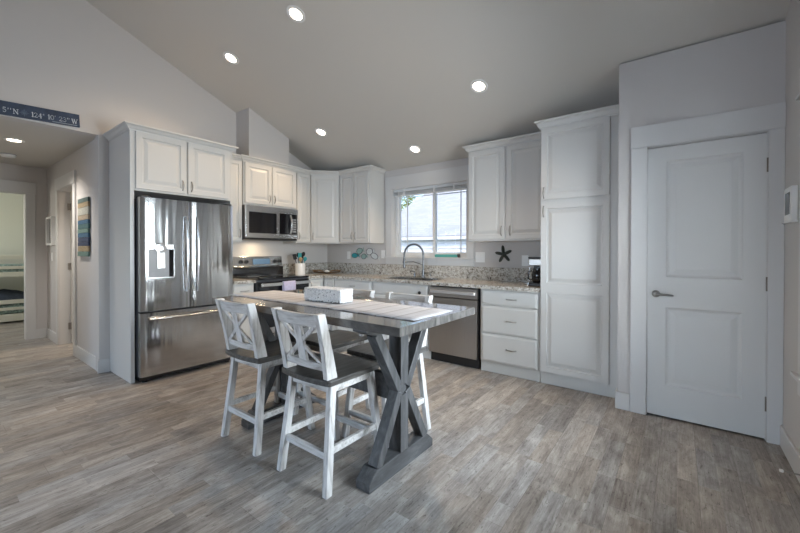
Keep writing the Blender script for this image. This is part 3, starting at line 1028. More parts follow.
# ------------------------------------------------------------------ appliances
# refrigerator: local x = y - fy, front is local -y
fr = thing('refrigerator', 'stainless french door refrigerator with water dispenser', 'refrigerator', (.33, fy, 0), R90)
Y0 = .33   # local y of the wall plane
F = -.72 + Y0
obj('body', MB().box(-.448, .448, -.640 + Y0, -.02 + Y0, .05, 1.752), CAVITY, fr, bevel=.004)  # dark colour put in so the shaded gap over the refrigerator reads black


def bowed(x0, x1, z0, z1, yb, yf, bow=.004, n=14):
    ring = [(x0, yb)]
    for k in range(n + 1):
        u = k / n
        x = x0 + (x1 - x0) * u
        r_ = .010
        e_ = min(u, 1 - u) * (x1 - x0)
        rd = 0 if e_ >= r_ else r_ - math.sqrt(max(0, r_ * r_ - (r_ - e_) ** 2))
        ring.append((x, yf + bow * (2 * u - 1) ** 2 + rd))
    ring.append((x1, yb))
    return MB().prism(ring, 'z', z0, z1)


dl = obj('door', bowed(-.447, -.012, .678, 1.757, -.648 + Y0, F), STEEL, fr, smooth=35)
dr = obj('door', bowed(-.005, .447, .678, 1.757, -.648 + Y0, F), STEEL, fr, smooth=35)
fz = obj('freezer_drawer', bowed(-.447, .447, .060, .660, -.648 + Y0, F, .005, 20), STEEL, fr, smooth=35)


def bar_handle(x, z0, z1, yf, bow=.03, r=.013):
    pts = []
    for k in range(13):
        t = k / 12
        pts.append((x, yf - .030 - bow * math.sin(PI * t), z0 + (z1 - z0) * t))
    m = MB().tube(pts, r, 10, .8)
    for z in (z0 + .02, z1 - .02):
        m.tube([(x, yf + .004, z), (x, yf - .034, z)], .010, 8)
    return m


obj('handle', bar_handle(-.052, .84, 1.60, F + .008), STEEL_H, dl, smooth=50)
obj('handle', bar_handle(.052, .84, 1.60, F + .008), STEEL_H, dr, smooth=50)
hm = MB()
pts = [(-.385 + .77 * k / 12, F - .030 - .022 * math.sin(PI * k / 12), .605) for k in range(13)]
hm.tube(pts, .014, 10)
for x in (-.36, .36):
    hm.tube([(x, F + .004, .605), (x, F - .036, .605)], .010, 8)
obj('handle', hm, STEEL_H, fz, smooth=50)
# dispenser with a recess made of frame and dark back
dp = MB()
a0, a1, b0, b1 = -.397, -.157, .985, 1.315
dp.box(a0, a0 + .012, F - .006, F + .012, b0, b1).box(a1 - .012, a1, F - .006, F + .012, b0, b1).box(a0, a1, F - .006, F + .012, b0, b0 + .014).box(a0, a1, F - .006, F + .012, b1 - .05, b1)
ds = obj('dispenser', dp, STEEL_H, dl, bevel=.002)
obj('dispenser_panel', MB().box(a0 + .012, a1 - .012, F + .0, F + .011, b0 + .014, b1 - .05), GREYP, dl)
obj('dispenser_side', MB().box(a1 - .050, a1 - .012, F - .004, F + .002, b0 + .014, b1 - .014), BLACKGLASS, dl)
obj('paddle', MB().box(-.315, -.245, F - .012, F + .004, 1.08, 1.25).lathe([(.055, 0), (.05, -.012), (.02, -.016)], (-.28, F, 1.275), 16, 'y'), STEEL_H, dl, bevel=.003)
obj('base_grille', MB().box(-.44, .44, -.66 + Y0, -.10 + Y0, .012, .050), BLACK, fr)
for x in (-.40, .40):
    obj('foot', MB().lathe([(.022, 0.001), (.022, .015)], (x, -.66 + Y0, 0), 12), BLACK, fr)
    obj('hinge_cover', MB().box(x - .04, x + .04, -.70 + Y0, -.56 + Y0, 1.752, 1.775), BLACK, fr, bevel=.004)

# range: local x = y + 1.3125
ry = -1.3125
rg = thing('range', 'stainless electric range with black glass cooktop', 'range', (.33, ry, 0), R90)
hw_ = .385
obj('body', MB().box(-hw_, hw_, -.635 + Y0, -.01 + Y0, .03, .895), CAVITY, rg, bevel=.003)
obj('cooktop', MB().box(-hw_, hw_, -.665 + Y0, -.072 + Y0, .895, .914), BLACKGLASS, rg, bevel=.004)
bg_ = MB().prism([(-.012 + Y0, .90), (-.085 + Y0, .914), (-.085 + Y0, 1.03), (-.060 + Y0, 1.045), (-.045 + Y0, 1.175), (-.012 + Y0, 1.175)], 'x', -hw_, hw_)
bgo = obj('backguard', bg_, STEEL_H, rg, bevel=.003)
obj('backguard_glass', MB().box(-hw_ + .004, hw_ - .004, -.088 + Y0, -.070 + Y0, .918, 1.030), BLACKGLASS, rg)
for x in (-1.567, -1.489, -1.049, -.970):
    k_ = MB().lathe([(.026, 0), (.026, -.006), (.021, -.010), (.020, -.030), (.012, -.033)], (x - ry, -.050 + Y0, 1.104), 18, 'y')
    obj('knob', k_, BLACK, bgo, smooth=40)
obj('display', MB().box(-1.392 - ry, -1.135 - ry, -.062 + Y0, -.045 + Y0, 1.066, 1.142), SCREEN, bgo)
od = obj('oven_door', MB().box(-hw_ + .004, hw_ - .004, -.672 + Y0, -.638 + Y0, .225, .868), BLACKGLASS, rg, bevel=.003)
obj('door_trim', MB().box(-hw_ + .004, hw_ - .004, -.676 + Y0, -.660 + Y0, .225, .30), STEEL_H, od)
hm = MB().box(-.365, .365, -.728 + Y0, -.708 + Y0, .815, .856)
for x in (-.345, .345):
    hm.box(x - .014, x + .014, -.708 + Y0, -.670 + Y0, .822, .849)
obj('handle', hm, STEEL_H, od, bevel=.006, seg=3)
obj('drawer', MB().box(-hw_ + .004, hw_ - .004, -.668 + Y0, -.638 + Y0, .06, .215), STEEL, rg, bevel=.003)
# coil rings on the glass
for x, y, r_ in ((-.19, -.24, .10), (.19, -.24, .085), (-.19, .08, .075), (.19, .08, .10)):
    obj('burner_ring', MB().lathe([(r_, .9141), (r_, .9146), (r_ - .006, .9146), (r_ - .006, .9141)], (x, y, 0), 32), GREYP, rg)
tw = thing('dish_towel', 'lavender dish towel folded over the oven door handle', 'towel', (.33, ry, .80), R90)
tp = []
prof = [(-.703, .62), (-.703, .850), (-.707, .862), (-.718, .865), (-.729, .862), (-.733, .850), (-.733, .60)]
rows_ = [[(x, y + Y0 + .002 * math.sin(x * 60), z - .80) for y, z in prof] for x in [-.065 + .185 * i / 8 for i in range(9)]]
vs = [p for r in rows_ for p in r]
n_ = len(prof)
fs = [(i * n_ + j, i * n_ + j + 1, (i + 1) * n_ + j + 1, (i + 1) * n_ + j) for i in range(8) for j in range(n_ - 1)]
t_o = obj('cloth', MB().add(vs, fs), LAV, tw, smooth=60)
sl = t_o.modifiers.new('thick', 'SOLIDIFY'); sl.thickness = .004; sl.offset = 0

# microwave: local x = y + 1.3
my = -1.303
mw = thing('microwave', 'stainless over-the-range microwave under the two door cabinet', 'microwave', (.2, my, 1.395), R90)
Y1 = .2
obj('body', MB().box(-.395, .395, -.375 + Y1, -.004 + Y1, 0, .438), CAVITY, mw, bevel=.003)
mf = MB().box(-.395, .395, -.405 + Y1, -.375 + Y1, .025, .438)
mdo = obj('door', mf, STEEL_H, mw, bevel=.004)
obj('window_glass', MB().box(-.352, .045, -.4075 + Y1, -.4 + Y1, .085, .355), BLACKGLASS, mdo)
obj('control_glass', MB().box(.095, .375, -.4075 + Y1, -.4 + Y1, .085, .365), BLACKGLASS, mdo)
pts = [(.262, -.412 + Y1 - .034 * math.sin(PI * k / 10), .10 + .25 * k / 10) for k in range(11)]
obj('handle', MB().tube(pts, .014, 10), STEEL_H, mdo, smooth=50)
kp = MB()
for i in range(3):
    for j in range(6):
        kp.box(.300 + i * .022, .315 + i * .022, -.4085 + Y1, -.407 + Y1, .115 + j * .033, .137 + j * .033)
obj('keypad', kp, GREYP, mdo)
obj('vent_grille', MB().box(-.385, .385, -.39 + Y1, -.375 + Y1, .0, .024), BLACK, mw)

area('microwave_hood_lamp', (.20, -1.38, 1.385), (0, 0, -1), .10, .05, 1.6, (1.0, 0.78, 0.50))

# dishwasher
dw = thing('dishwasher', 'stainless dishwasher between sink cabinet and drawers', 'dishwasher', (2.735, -.3, 0))
Y2 = .3
obj('body', MB().box(-.300, .300, -.600 + Y2, -.02 + Y2, .10, .862), BLACK, dw)
dwd = obj('door', MB().box(-.296, .296, -.640 + Y2, -.602 + Y2, .108, .733).box(-.296, .296, -.640 + Y2, -.602 + Y2, .742, .850), STEEL_D, dw, bevel=.004)
obj('handle', MB().box(-.275, .275, -.662 + Y2, -.638 + Y2, .782, .818), STEEL_BAR, dwd, bevel=.007, seg=3)
obj('toe_kick', MB().box(-.300, .300, -.585 + Y2, -.56 + Y2, .002, .10), BLACK, dw)

# ------------------------------------------------------------------ table
TX, TY = 2.840, -2.487
tb = thing('dining_table', 'counter height weathered grey trestle table with braced legs', 'table', (TX, TY, 0))
TL, TW, TZ = .870, .387, .905
top = MB()
nb = 5
bwid = 2 * TW / nb
for k in range(nb):
    top.box(-TL, TL, -TW + k * bwid + .0006, -TW + (k + 1) * bwid - .0006, TZ - .042, TZ)
obj('tabletop', top, TABLE, tb, bevel=.0012)
XT = .566
fp = [(-.305, 0), (-.305, .045), (-.245, .098), (.245, .098), (.305, .045), (.305, 0)]
for s in (-1, 1):
    x0, x1 = s * XT - .048, s * XT + .048
    obj('foot', MB().prism(fp, 'x', x0, x1), TABLE_H, tb, bevel=.003)
    cp_ = [(-.33, TZ - .042), (-.33, TZ - .070), (-.27, TZ - .095), (.27, TZ - .095), (.33, TZ - .070), (.33, TZ - .042)]
    obj('cleat', MB().prism(cp_, 'x', x0, x1), TABLE_H, tb, bevel=.003)
    obj('post', MB().box(s * XT - .043, s * XT + .035, -.034, .034, .098, TZ - .095), TABLE_V, tb, bevel=.003)
    for q in (0, 1):
        xa, xb = s * XT + .035, s * XT + .048
        obj('post_face', MB().box(xa, xb, -.036, .036, .098 if q == 0 else .485, .425 if q == 0 else TZ - .095), TABLE_V, tb, bevel=.002)
    xb_ = s * XT + .014
    for sy in (-1, 1):
        obj('brace', MB().beam((xb_, sy * .222, .096), (xb_, sy * .036, .445), .052, .064, (0, 1, 0)), TABLE_V, tb, bevel=.003)
        obj('brace', MB().beam((xb_, sy * .235, TZ - .093), (xb_, sy * .036, .465), .052, .064, (0, 1, 0)), TABLE_V, tb, bevel=.003)
obj('stretcher', MB().box(-XT + .035, XT - .043, -.020, .020, .375, .525), TABLE_H, tb, bevel=.003)

rn = thing('table_runner', 'pale grey striped cloth runner laid along the dining table', 'table runner', (2.785, -2.505, TZ + .0005))
rv = MB()
nx = 60
xs = [-.885 + 1.77 * i / nx for i in range(nx + 1)]
ys = [-.198, -.1, 0, .1, .198]
vs, fs = [], []
for x in xs:
    for y in ys:
        vs.append((x, y + .004 * math.sin(x * 5), .0025 + .0012 * math.sin(x * 40 + y * 9)))
for i in range(nx):
    for j in range(4):
        fs.append((i * 5 + j, i * 5 + j + 1, (i + 1) * 5 + j + 1, (i + 1) * 5 + j))
o_ = obj('cloth', rv.add(vs, fs), RUNNER, rn, smooth=60)
sl = o_.modifiers.new('thick', 'SOLIDIFY'); sl.thickness = .003; sl.offset = 0

# beaded box: body plus rows of beads
bx = thing('beaded_box', 'white beaded oblong box standing on the table runner', 'box', (2.815, -2.50, TZ + .006), math.radians(4))
BLX, BLY, BLZ = .165, .058, .088
obj('body', MB().box(-BLX, BLX, -BLY, BLY, 0, BLZ), plain('grey_box_fabric', (0.16, 0.155, 0.15), 0.9, bump=0.1), bx, bevel=.006)
bd = MB()


def bead(c, r):
    rings = []
    for k in range(1, 4):
        a = PI * k / 4
        rings.append([(c[0] + r * math.sin(a) * math.cos(b), c[1] + r * math.sin(a) * math.sin(b), c[2] + r * math.cos(a)) for b in [2 * PI * i / 6 for i in range(6)]])
    bd.loops(rings)


random.seed(21)
for k in range(950):
    x, z, r_ = random.uniform(-BLX, BLX), random.uniform(.006, BLZ), random.uniform(.0042, .0064)
    bead((x, -BLY, z), r_)
for k in range(500):
    bead((random.uniform(-BLX, BLX), BLY, random.uniform(.006, BLZ)), random.uniform(.0042, .0064))
for sx in (-1, 1):
    for k in range(340):
        bead((sx * BLX, random.uniform(-BLY, BLY), random.uniform(.006, BLZ)), random.uniform(.0042, .0064))
for k in range(1000):
    bead((random.uniform(-BLX, BLX), random.uniform(-BLY, BLY), BLZ), random.uniform(.0042, .0064))
obj('beadwork', bd, BEADS, bx, smooth=80)


# ------------------------------------------------------------------ stools
def make_stool(label):
    t = thing('counter_stool', label, 'stool', (0, 0, 0), 0, 'counter stools at the dining table')
    pts = []
    for k in range(9):
        u = -1 + 2 * k / 8
        pts.append((u * .196, -.205 - .022 * (1 - u * u)))
    pts += [(.206, -.195), (.210, .12), (.204, .185), (.190, .203), (-.190, .203), (-.204, .185), (-.210, .12), (-.206, -.195)]
    obj('seat', MB().prism(pts, 'z', .556, .586), SEAT, t, bevel=.005)
    ap = MB()
    ap.box(-.150, .150, -.165, -.145, .505, .556).box(-.150, .150, .145, .165, .505, .556)
    ap.box(-.168, -.148, -.145, .145, .505, .556).box(.148, .168, -.145, .145, .505, .556)
    obj('apron', ap, STOOLR, t, bevel=.002)
    top_, bot = (.160, .150, .556), (.194, .212, 0.0005)

    def at(z, sx, sy):
        u = (z - top_[2]) / (bot[2] - top_[2])
        return (sx * (top_[0] + (bot[0] - top_[0]) * u), sy * (top_[1] + (bot[1] - top_[1]) * u), z)
    for sx in (-1, 1):
        for sy in (-1, 1):
            obj('leg', MB().leg(at(.556, sx, sy), at(.0005, sx, sy), .036, .040), STOOLW, t, bevel=.003)
    for sx in (-1, 1):
        obj('stretcher', MB().beam(at(.215, sx, -1), at(.215, sx, 1), .022, .036, (1, 0, 0)), STOOLR, t, bevel=.002)
    for sy, z in ((-1, .190), (1, .165)):
        obj('stretcher', MB().beam(at(z, -1, sy), at(z, 1, sy), .022, .036, (0, 1, 0)), STOOLR, t, bevel=.002)
    # back: two curved posts, a top rail, a low rail and X braces round a centre slat

    def yb(z):
        u = (z - .586) / .35
        return -.178 - .045 * u - .030 * u * u
    for sx in (-1, 1):
        rings = []
        for k in range(9):
            z = .5865 + .349 * k / 8
            x = sx * (.170 + .012 * k / 8)
            y = yb(z)
            dep = .026 + .020 * (1 - k / 8) ** 2
            rings.append([(x - .017, y - .024, z), (x + .017, y - .024, z), (x + .017, y + dep, z), (x - .017, y + dep, z)])
        obj('post', MB().loops(rings), STOOLW, t, bevel=.003)

    def rail(z0, z1, bow, th):
        rings = []
        for k in range(13):
            u = -1 + 2 * k / 12
            x = u * .170
            b_ = -bow * (1 - u * u)
            rings.append([(x, yb(z0) + b_ - th / 2, z0), (x, yb(z0) + b_ + th / 2, z0), (x, yb(z1) + b_ + th / 2, z1), (x, yb(z1) + b_ - th / 2, z1)])
        return MB().loops(rings)
    obj('top_rail', rail(.862, .931, .018, .022), STOOLR, t, bevel=.003)
    obj('lower_rail', rail(.628, .668, .014, .022), STOOLR, t, bevel=.003)
    bo = -.012
    zc_ = .7725
    for sx, dy in ((-1, .0), (1, -.004)):
        rings = []
        for k in range(9):
            u = -1 + 2 * k / 8
            z = .652 + (.876 - .652) * k / 8
            x = sx * u * .150
            y = yb(z) - .014 * (1 - (x / .170) ** 2) + dy
            rings.append([(x - .018, y - .007, z), (x + .018, y - .007, z), (x + .018, y + .007, z), (x - .018, y + .007, z)])
        obj('brace', MB().loops(rings), STOOLW, t, bevel=.002)
    obj('slat', MB().beam((0, yb(.66) + bo, .660), (0, yb(.86) + bo - .004, .870), .062, .016, (1, 0, 0)), STOOLW, t, bevel=.002)
    return t


st0 = make_stool('white stool with crossed back on near table side, closest to the refrigerator')
st0.location = (2.462, -2.722, 0)
for (x, y, rz, lab) in ((3.098, -2.722, 0, 'white stool with crossed back on near table side, beside the nearer table trestle'),
                        (2.565, -2.230, PI, 'white stool tucked under far table side, nearer the range'),
                        (3.115, -2.230, PI, 'white stool tucked under far table side, nearer the dishwasher')):
    c_ = copy_thing(st0)
    c_.location = (x, y, 0)
    c_.rotation_euler = (0, 0, rz)
    c_['label'] = lab

# ------------------------------------------------------------------ things on the counters
cr = thing('utensil_crock', 'white ceramic crock on the counter beside the range', 'crock', (.30, -.790, CT1 + .001))
obj('pot', MB().lathe([(.066, 0), (.072, .004), (.074, .16), (.074, .17), (.068, .17), (.066, .012), (.0, .010)], (0, 0, 0), 28, cap1=False), CERAMIC, cr, smooth=40)
ut = [('spatula', 'black slotted spatula leaning left in the white crock', BLACK, -.06, -.03, .235, 'flat'),
      ('ladle', 'black ladle standing at the back left of the white crock', BLACK, -.035, .03, .262, 'bowl'),
      ('spatula', 'teal flat spatula upright in the middle of the white crock', TEALP, .0, -.02, .25, 'flat'),
      ('wooden_spoon', 'pale wooden spoon in the white crock', OAK, .02, -.058, .20, 'bowl'),
      ('spoon', 'black serving spoon leaning right in the white crock', BLACK, .040, .008, .275, 'bowl'),
      ('turner', 'black broad turner at the back of the white crock', BLACK, .005, .062, .25, 'flat'),
      ('spoon', 'teal spoon leaning far right out of the white crock', TEALP, .066, -.022, .205, 'bowl')]
tdir = Vector((.797, .604, 0))
ndir = Vector((-.604, .797, 0))
for nm_, lab, mt, a, b, h, kind in ut:
    t = thing(nm_, lab, 'utensil', (.30, -.790, CT1 + .02), 0, 'utensils in the crock')
    p0 = tdir * (a * .25) + ndir * (b * .4)
    p1 = tdir * (a * 1.05) + ndir * b + Vector((0, 0, h - .025))
    d_ = (p1 - p0).normalized()
    obj('stem', MB().tube([p0, p1], .0055, 8), mt, t, smooth=50)
    hm = MB()
    if kind == 'flat':
        hm.beam(p1 - d_ * .005, p1 + d_ * .075, .052, .006, tdir)
    else:
        for_r = [(.006, 0), (.020, .012), (.027, .032), (.024, .052), (.010, .066)]
        hm.tube([p1 + d_ * z for _, z in for_r], [r for r, _ in for_r], 12, .35, up=ndir)
    obj('head', hm, mt, t, bevel=.002, smooth=50)

dt = thing('driftwood_dish', 'long brown driftwood dish in the counter corner', 'dish', (.36, -.33, CT1 + .001), math.radians(37))
m_ = MB()
rings = []
for k in range(15):
    u = -1 + 2 * k / 14
    wv = .055 * (1 - abs(u) ** 2.2) + .008
    rings.append([(u * .21, -wv, .020 + .022 * u * u), (u * .21, -wv * .5, .002 + .020 * u * u), (u * .21, wv * .5, .002 + .020 * u * u), (u * .21, wv, .020 + .022 * u * u), (u * .21, wv * .5, .014 + .022 * u * u), (u * .21, -wv * .5, .014 + .022 * u * u)])
obj('hull', m_.loops(rings), DRIFT, dt, smooth=50)
for sx in (-1, 1):
    obj('twig', MB().tube([(sx * .05, 0, .034), (sx * .12, .018 * sx, .050), (sx * .20, -.012, .048), (sx * .225, -.02, .055)], [.010, .012, .009, .005], 8), DRIFT, dt, smooth=60)
sh = thing('shell', 'pale round shell lying in the driftwood dish', 'shell', (.36, -.33, CT1 + .017))
obj('body', MB().lathe([(.008, 0), (.034, .006), (.040, .018), (.026, .034), (.008, .040)], (0, 0, 0), 16), CERAMIC, sh, smooth=60)

# coffee maker at the pantry end of the counter
cf = thing('coffee_maker', 'black and silver coffee maker against the pantry side', 'coffee maker', (3.585, -.36, CT1 + .001))
obj('base', MB().box(-.075, .075, -.12, .13, 0, .035), BLACK, cf, bevel=.006)
obj('column', MB().box(-.070, .070, .04, .13, .035, .235), BLACK, cf, bevel=.006)
obj('brew_head', MB().box(-.075, .075, -.115, .13, .205, .275), STEEL_D, cf, bevel=.008)
obj('lid', MB().box(-.078, .078, -.118, .132, .275, .292), BLACK, cf, bevel=.005)
ca = obj('carafe', MB().lathe([(.050, .037), (.060, .05), (.062, .12), (.048, .165), (.050, .18), (.0, .182)], (0, -.045, 0), 22), BLACKGLASS, cf, smooth=40)
obj('handle', MB().tube([(-.058, -.06, .15), (-.085, -.085, .145), (-.085, -.085, .07), (-.06, -.06, .065)], .007, 8), BLACK, ca, smooth=50)
pt = thing('paper_towel_rod', 'slim steel towel rod stand beside the coffee maker', 'stand', (3.43, -.20, CT1 + .001))
obj('base', MB().lathe([(.065, 0), (.065, .008), (.05, .012), (.008, .014)], (0, 0, 0), 24), STEEL_H, pt, smooth=40)
obj('rod', MB().tube([(0, 0, .012), (0, 0, .215)], .005, 8), STEEL_H, pt, smooth=50)

tt = thing('glass_tray', 'low teal sea glass block on the window sill', 'ornament', (2.285, .025, WZ0 + .005))
obj('glass', MB().box(-.175, .165, -.02, .02, 0, .038), TEALG, tt, bevel=.004)
obj('end_cap', MB().box(.165, .185, -.022, .022, 0, .042), BLACK, tt, bevel=.002)

# starfish on the backsplash wall
sf = MB()
ringp = []
nA = 5
prof_ = []
for i in range(40):
    a = 2 * PI * i / 40 + R90
    ph = (i % 8) / 8
    r_ = .030 + .078 * abs(math.cos(PI * ph)) ** 2.6
    prof_.append((a, r_))
rings = []
for f_, y in ((1.0, -.002), (1.0, -.008), (.75, -.018), (.35, -.026), (.08, -.030)):
    rings.append([(3.068 + math.cos(a + .12) * r_ * f_, y, 1.216 + math.sin(a + .12) * r_ * f_) for a, r_ in prof_])
sfo = obj('starfish', sf.loops(rings), LEATHERGREEN, None, smooth=70)
tag(sfo, 'dark green starfish hung on the wall above the drawers', 'starfish')

# fish wall art
fa_ = thing('fish_wall_art', 'teal and white metal fish school hung beside the window', 'wall art', (.895, -.004, 1.20))


def fish(cx, cz, L, H, rot_, mat, lab, flip=1):
    out = []
    for k in range(18):
        a = 2 * PI * k / 18
        out.append((math.cos(a) * L * .38 - .10 * L, math.sin(a) * H / 2))
    m = MB()
    c, s = math.cos(rot_), math.sin(rot_)
    tr = lambda p: (cx + flip * (p[0] * c - p[1] * s), cz + p[0] * s + p[1] * c)
    m.prism([tr(p) for p in out], 'y', -.014, -.004)
    m.prism([tr(p) for p in ((.22 * L, 0), (.50 * L, H * .45), (.42 * L, 0), (.50 * L, -H * .45))], 'y', -.012, -.006)
    o = obj('fish', m, mat, fa_, bevel=.002, label=lab)
    ed = MB()
    pts = [tr(p) for p in out] + [tr(out[0])]
    ed.tube([(p[0], -.014, p[1]) for p in pts], .0035, 6)
    obj('wire_edge', ed, CAVITY, o)


WH2 = plain('whitewashed_metal', (0.60, 0.62, 0.62), 0.5, bump=0.1)
SEA = plain('pale_sea_green_metal', (0.30, 0.42, 0.38), 0.45, bump=0.1)
fish(-.225, -.018, .17, .075, 0, TEALP, 'teal fish')
fish(-.125, .055, .16, .09, .25, SEA, 'pale sea green fish')
fish(-.035, -.030, .13, .08, .15, SEA, 'smaller sea green fish')
fish(.085, .045, .17, .10, .1, WH2, 'whitewashed fish')
fish(.185, -.030, .19, .085, -.3, WH2, 'lowest whitewashed fish')


def plate(x, z, w_, h_, lab, kind, name, y=-.0005, cat=None, gangs=1):
    t = thing(name, lab, cat or name.split('_')[-1], (x, y, z))
    obj('cover_plate', MB().box(-w_ / 2, w_ / 2, -.006, 0, -h_ / 2, h_ / 2), WHITEP, t, bevel=.002)
    for k in range(gangs):
        cx = (k - (gangs - 1) / 2) * .046
        if kind == 'outlet':
            for dz in (-.020, .020):
                obj('socket', MB().box(cx - .016, cx + .016, -.0085, -.005, dz - .014, dz + .014), WHITEP, t, bevel=.002)
        else:
            obj('rocker', MB().box(cx - .016, cx + .016, -.010, -.005, -.032, .032), WHITEP, t, bevel=.002)
    return t


plate(.510, 1.185, .075, .120, 'white wall outlet left of the fish art', 'outlet', 'wall_outlet', cat='outlet')
plate(1.225, 1.205, .075, .120, 'white wall outlet just left of the window casing', 'outlet', 'wall_outlet', cat='outlet')
plate(2.770, 1.178, .120, .125, 'white double switch plate between window and starfish', 'switch', 'light_switch', cat='switch', gangs=2)
plate(3.320, 1.145, .075, .120, 'white wall outlet right of the starfish', 'outlet', 'wall_outlet', cat='outlet')

# ------------------------------------------------------------------ lettered sign over the hall opening (local x = world y)
sg = thing('coordinates_sign', 'long navy sign with map coordinates above the hall opening', 'sign', (0.001, -3.6, 2.504), rot=(0, -math.radians(2.9), R90))
obj('board', MB().box(-.20, .388, -.020, 0, -.0605, .0605), SIGNBLUE, sg, bevel=.002)


def stroke(mb, pts, wd, y0=-.0215, y1=-.0195):
    for (x0, z0), (x1, z1) in zip(pts, pts[1:]):
        dx, dz = x1 - x0, z1 - z0
        l = math.hypot(dx, dz) or 1e-6
        nx_, nz_ = -dz / l * wd / 2, dx / l * wd / 2
        ex, ez = dx / l * wd * .3, dz / l * wd * .3
        p = [(x0 + nx_ - ex, z0 + nz_ - ez), (x1 + nx_ + ex, z1 + nz_ + ez), (x1 - nx_ + ex, z1 - nz_ + ez), (x0 - nx_ - ex, z0 - nz_ - ez)]
        mb.prism(p, 'y', y0, y1)


def arc(cx, cz, rx, rz, a0, a1, n=10):
    return [(cx + rx * math.cos(math.radians(a0 + (a1 - a0) * k / n)), cz + rz * math.sin(math.radians(a0 + (a1 - a0) * k / n))) for k in range(n + 1)]


T, t1 = .15, .07
GLY = {
    'N': [([(.12, 0), (.12, 1)], t1), ([(.12, 1), (.72, 0)], T), ([(.72, 0), (.72, 1)], t1), ([(0, 1), (.2, 1)], t1), ([(.0, 0), (.26, 0)], t1), ([(.58, 1), (.86, 1)], t1)],
    'W': [([(.1, 1), (.34, 0)], T), ([(.34, 0), (.55, .95)], t1), ([(.5, .95), (.78, 0)], T), ([(.78, 0), (1.02, 1)], t1), ([(0, 1), (.24, 1)], t1), ([(.40, 1), (.62, 1)], t1), ([(.9, 1), (1.12, 1)], t1)],
    '1': [([(.25, 0), (.25, 1)], T), ([(.25, 1), (.08, .85)], t1), ([(.08, 0), (.42, 0)], t1)],
    '2': [(arc(.28, .72, .22, .26, 170, -30), .12), ([(.47, .59), (.08, .05)], t1), ([(.06, .05), (.52, .05)], .13), ([(.52, .05), (.54, .2)], t1)],
    '3': [(arc(.26, .76, .20, .22, 150, -80), .11), (arc(.26, .28, .23, .27, 85, -150), .12)],
    '4': [([(.40, 0), (.40, 1)], T), ([(.40, 1), (.03, .32)], t1), ([(.03, .32), (.58, .32)], t1), ([(.27, 0), (.53, 0)], t1)],
    '5': [([(.14, 1), (.48, 1)], .13), ([(.14, 1), (.10, .55)], t1), (arc(.26, .33, .23, .29, 110, -140), .12)],
    '0': [(arc(.30, .5, .25, .47, 0, 360, 18), .12)],
    'o': [(arc(.14, .86, .11, .12, 0, 360, 12), .06)],
    "'": [([(.08, 1), (.06, .74)], .09)],
}
INK = MB()
h = .041
for chs, x_, z_ in (('5', -.132, 2.479), ("'", -.100, 2.479), ("'", -.084, 2.479), ('N', -.068, 2.479), ('1', .047, 2.479), ('2', .066, 2.479), ('4', .094, 2.479), ('o', .124, 2.479),
                    ('1', .156, 2.483), ('0', .176, 2.483), ("'", .206, 2.483), ('2', .236, 2.483), ('3', .265, 2.483), ("'", .295, 2.483), ("'", .306, 2.483), ('W', .326, 2.483)):
    for pts, wd in GLY[chs]:
        stroke(INK, [(x_ + px * h, z_ - 2.516 + pz * h) for px, pz in pts], wd * h)
obj('lettering', INK, SIGNINK, sg)
cpz = MB()
for k in range(16):
    a = 2 * PI * k / 16
    r_ = .030 if k % 4 == 0 else (.022 if k % 2 == 0 else .013)
    stroke(cpz, [(.003, -.016), (.003 + r_ * math.cos(a), -.016 + r_ * math.sin(a))], .003)
for a, b in zip(arc(.003, -.016, .02, .02, 0, 360, 24), arc(.003, -.016, .02, .02, 0, 360, 24)[1:]):
    stroke(cpz, [a, b], .0015)
obj('compass_rose', cpz, SIGNDIM, sg)
dsh = MB()
x_ = .190
random.seed(3)
while x_ < .364:
    l_ = random.choice((.004, .006, .003))
    stroke(dsh, [(x_, -.049), (x_ + l_, -.049)], .006)
    x_ += l_ + .003
obj('small_print', dsh, SIGNSMALL, sg)

# ------------------------------------------------------------------ hall things
pa = thing('plank_art', 'vertical wall art of coloured slats by the hall door', 'wall art', (-.585, HY - .001, 1.515))
cols = ['slate_green', 'tan', 'pale', 'sand', 'blue', 'deep_teal', 'sea_green', 'blue', 'navy', 'navy', 'tan', 'sea_green']
hs = [.05, .055, .085, .055, .045, .055, .045, .05, .05, .045, .06, .055]
z = .322
random.seed(5)
for c_, h_ in zip(cols, hs):
    dx = random.uniform(-.012, .012)
    obj('slat', MB().box(-.205 + dx, .205 + dx, -.024, -.006, z - h_ + .002, z), ART[c_], pa, bevel=.002)
    z -= h_
obj('batten', MB().box(-.12, -.08, -.006, 0, -.31, .31).box(.08, .12, -.006, 0, -.31, .31), OAK, pa)
pf = thing('picture_frame', 'small white framed picture past the hall door', 'picture', (-2.185, HY - .001, 1.52))
obj('frame', MB().box(-.165, -.140, -.045, 0, -.195, .195).box(.140, .165, -.045, 0, -.195, .195).box(-.14, .14, -.045, 0, .170, .195).box(-.14, .14, -.045, 0, -.195, -.170), WHITEP, pf, bevel=.002)
obj('picture', MB().box(-.14, .14, -.012, -.004, -.17, .17), GREYSCREEN, pf)
plate(-2.215, 1.165, .075, .120, 'white light switch below the small hall picture', 'switch', 'light_switch', y=HY - .0005, cat='switch')
sm = thing('smoke_detector', 'round white smoke detector on the hall ceiling', 'smoke detector', (-1.83, -3.50, 2.4295))
obj('body', MB().lathe([(.068, 0), (.070, -.018), (.060, -.034), (.02, -.038)], (0, 0, 0), 24), WHITEP, sm, smooth=40)
obj('ring', MB().lathe([(.075, 0), (.075, -.008), (.068, -.010)], (0, 0, 0), 24), GREYP, sm, smooth=40)

# ------------------------------------------------------------------ lights
LPOWER = 37


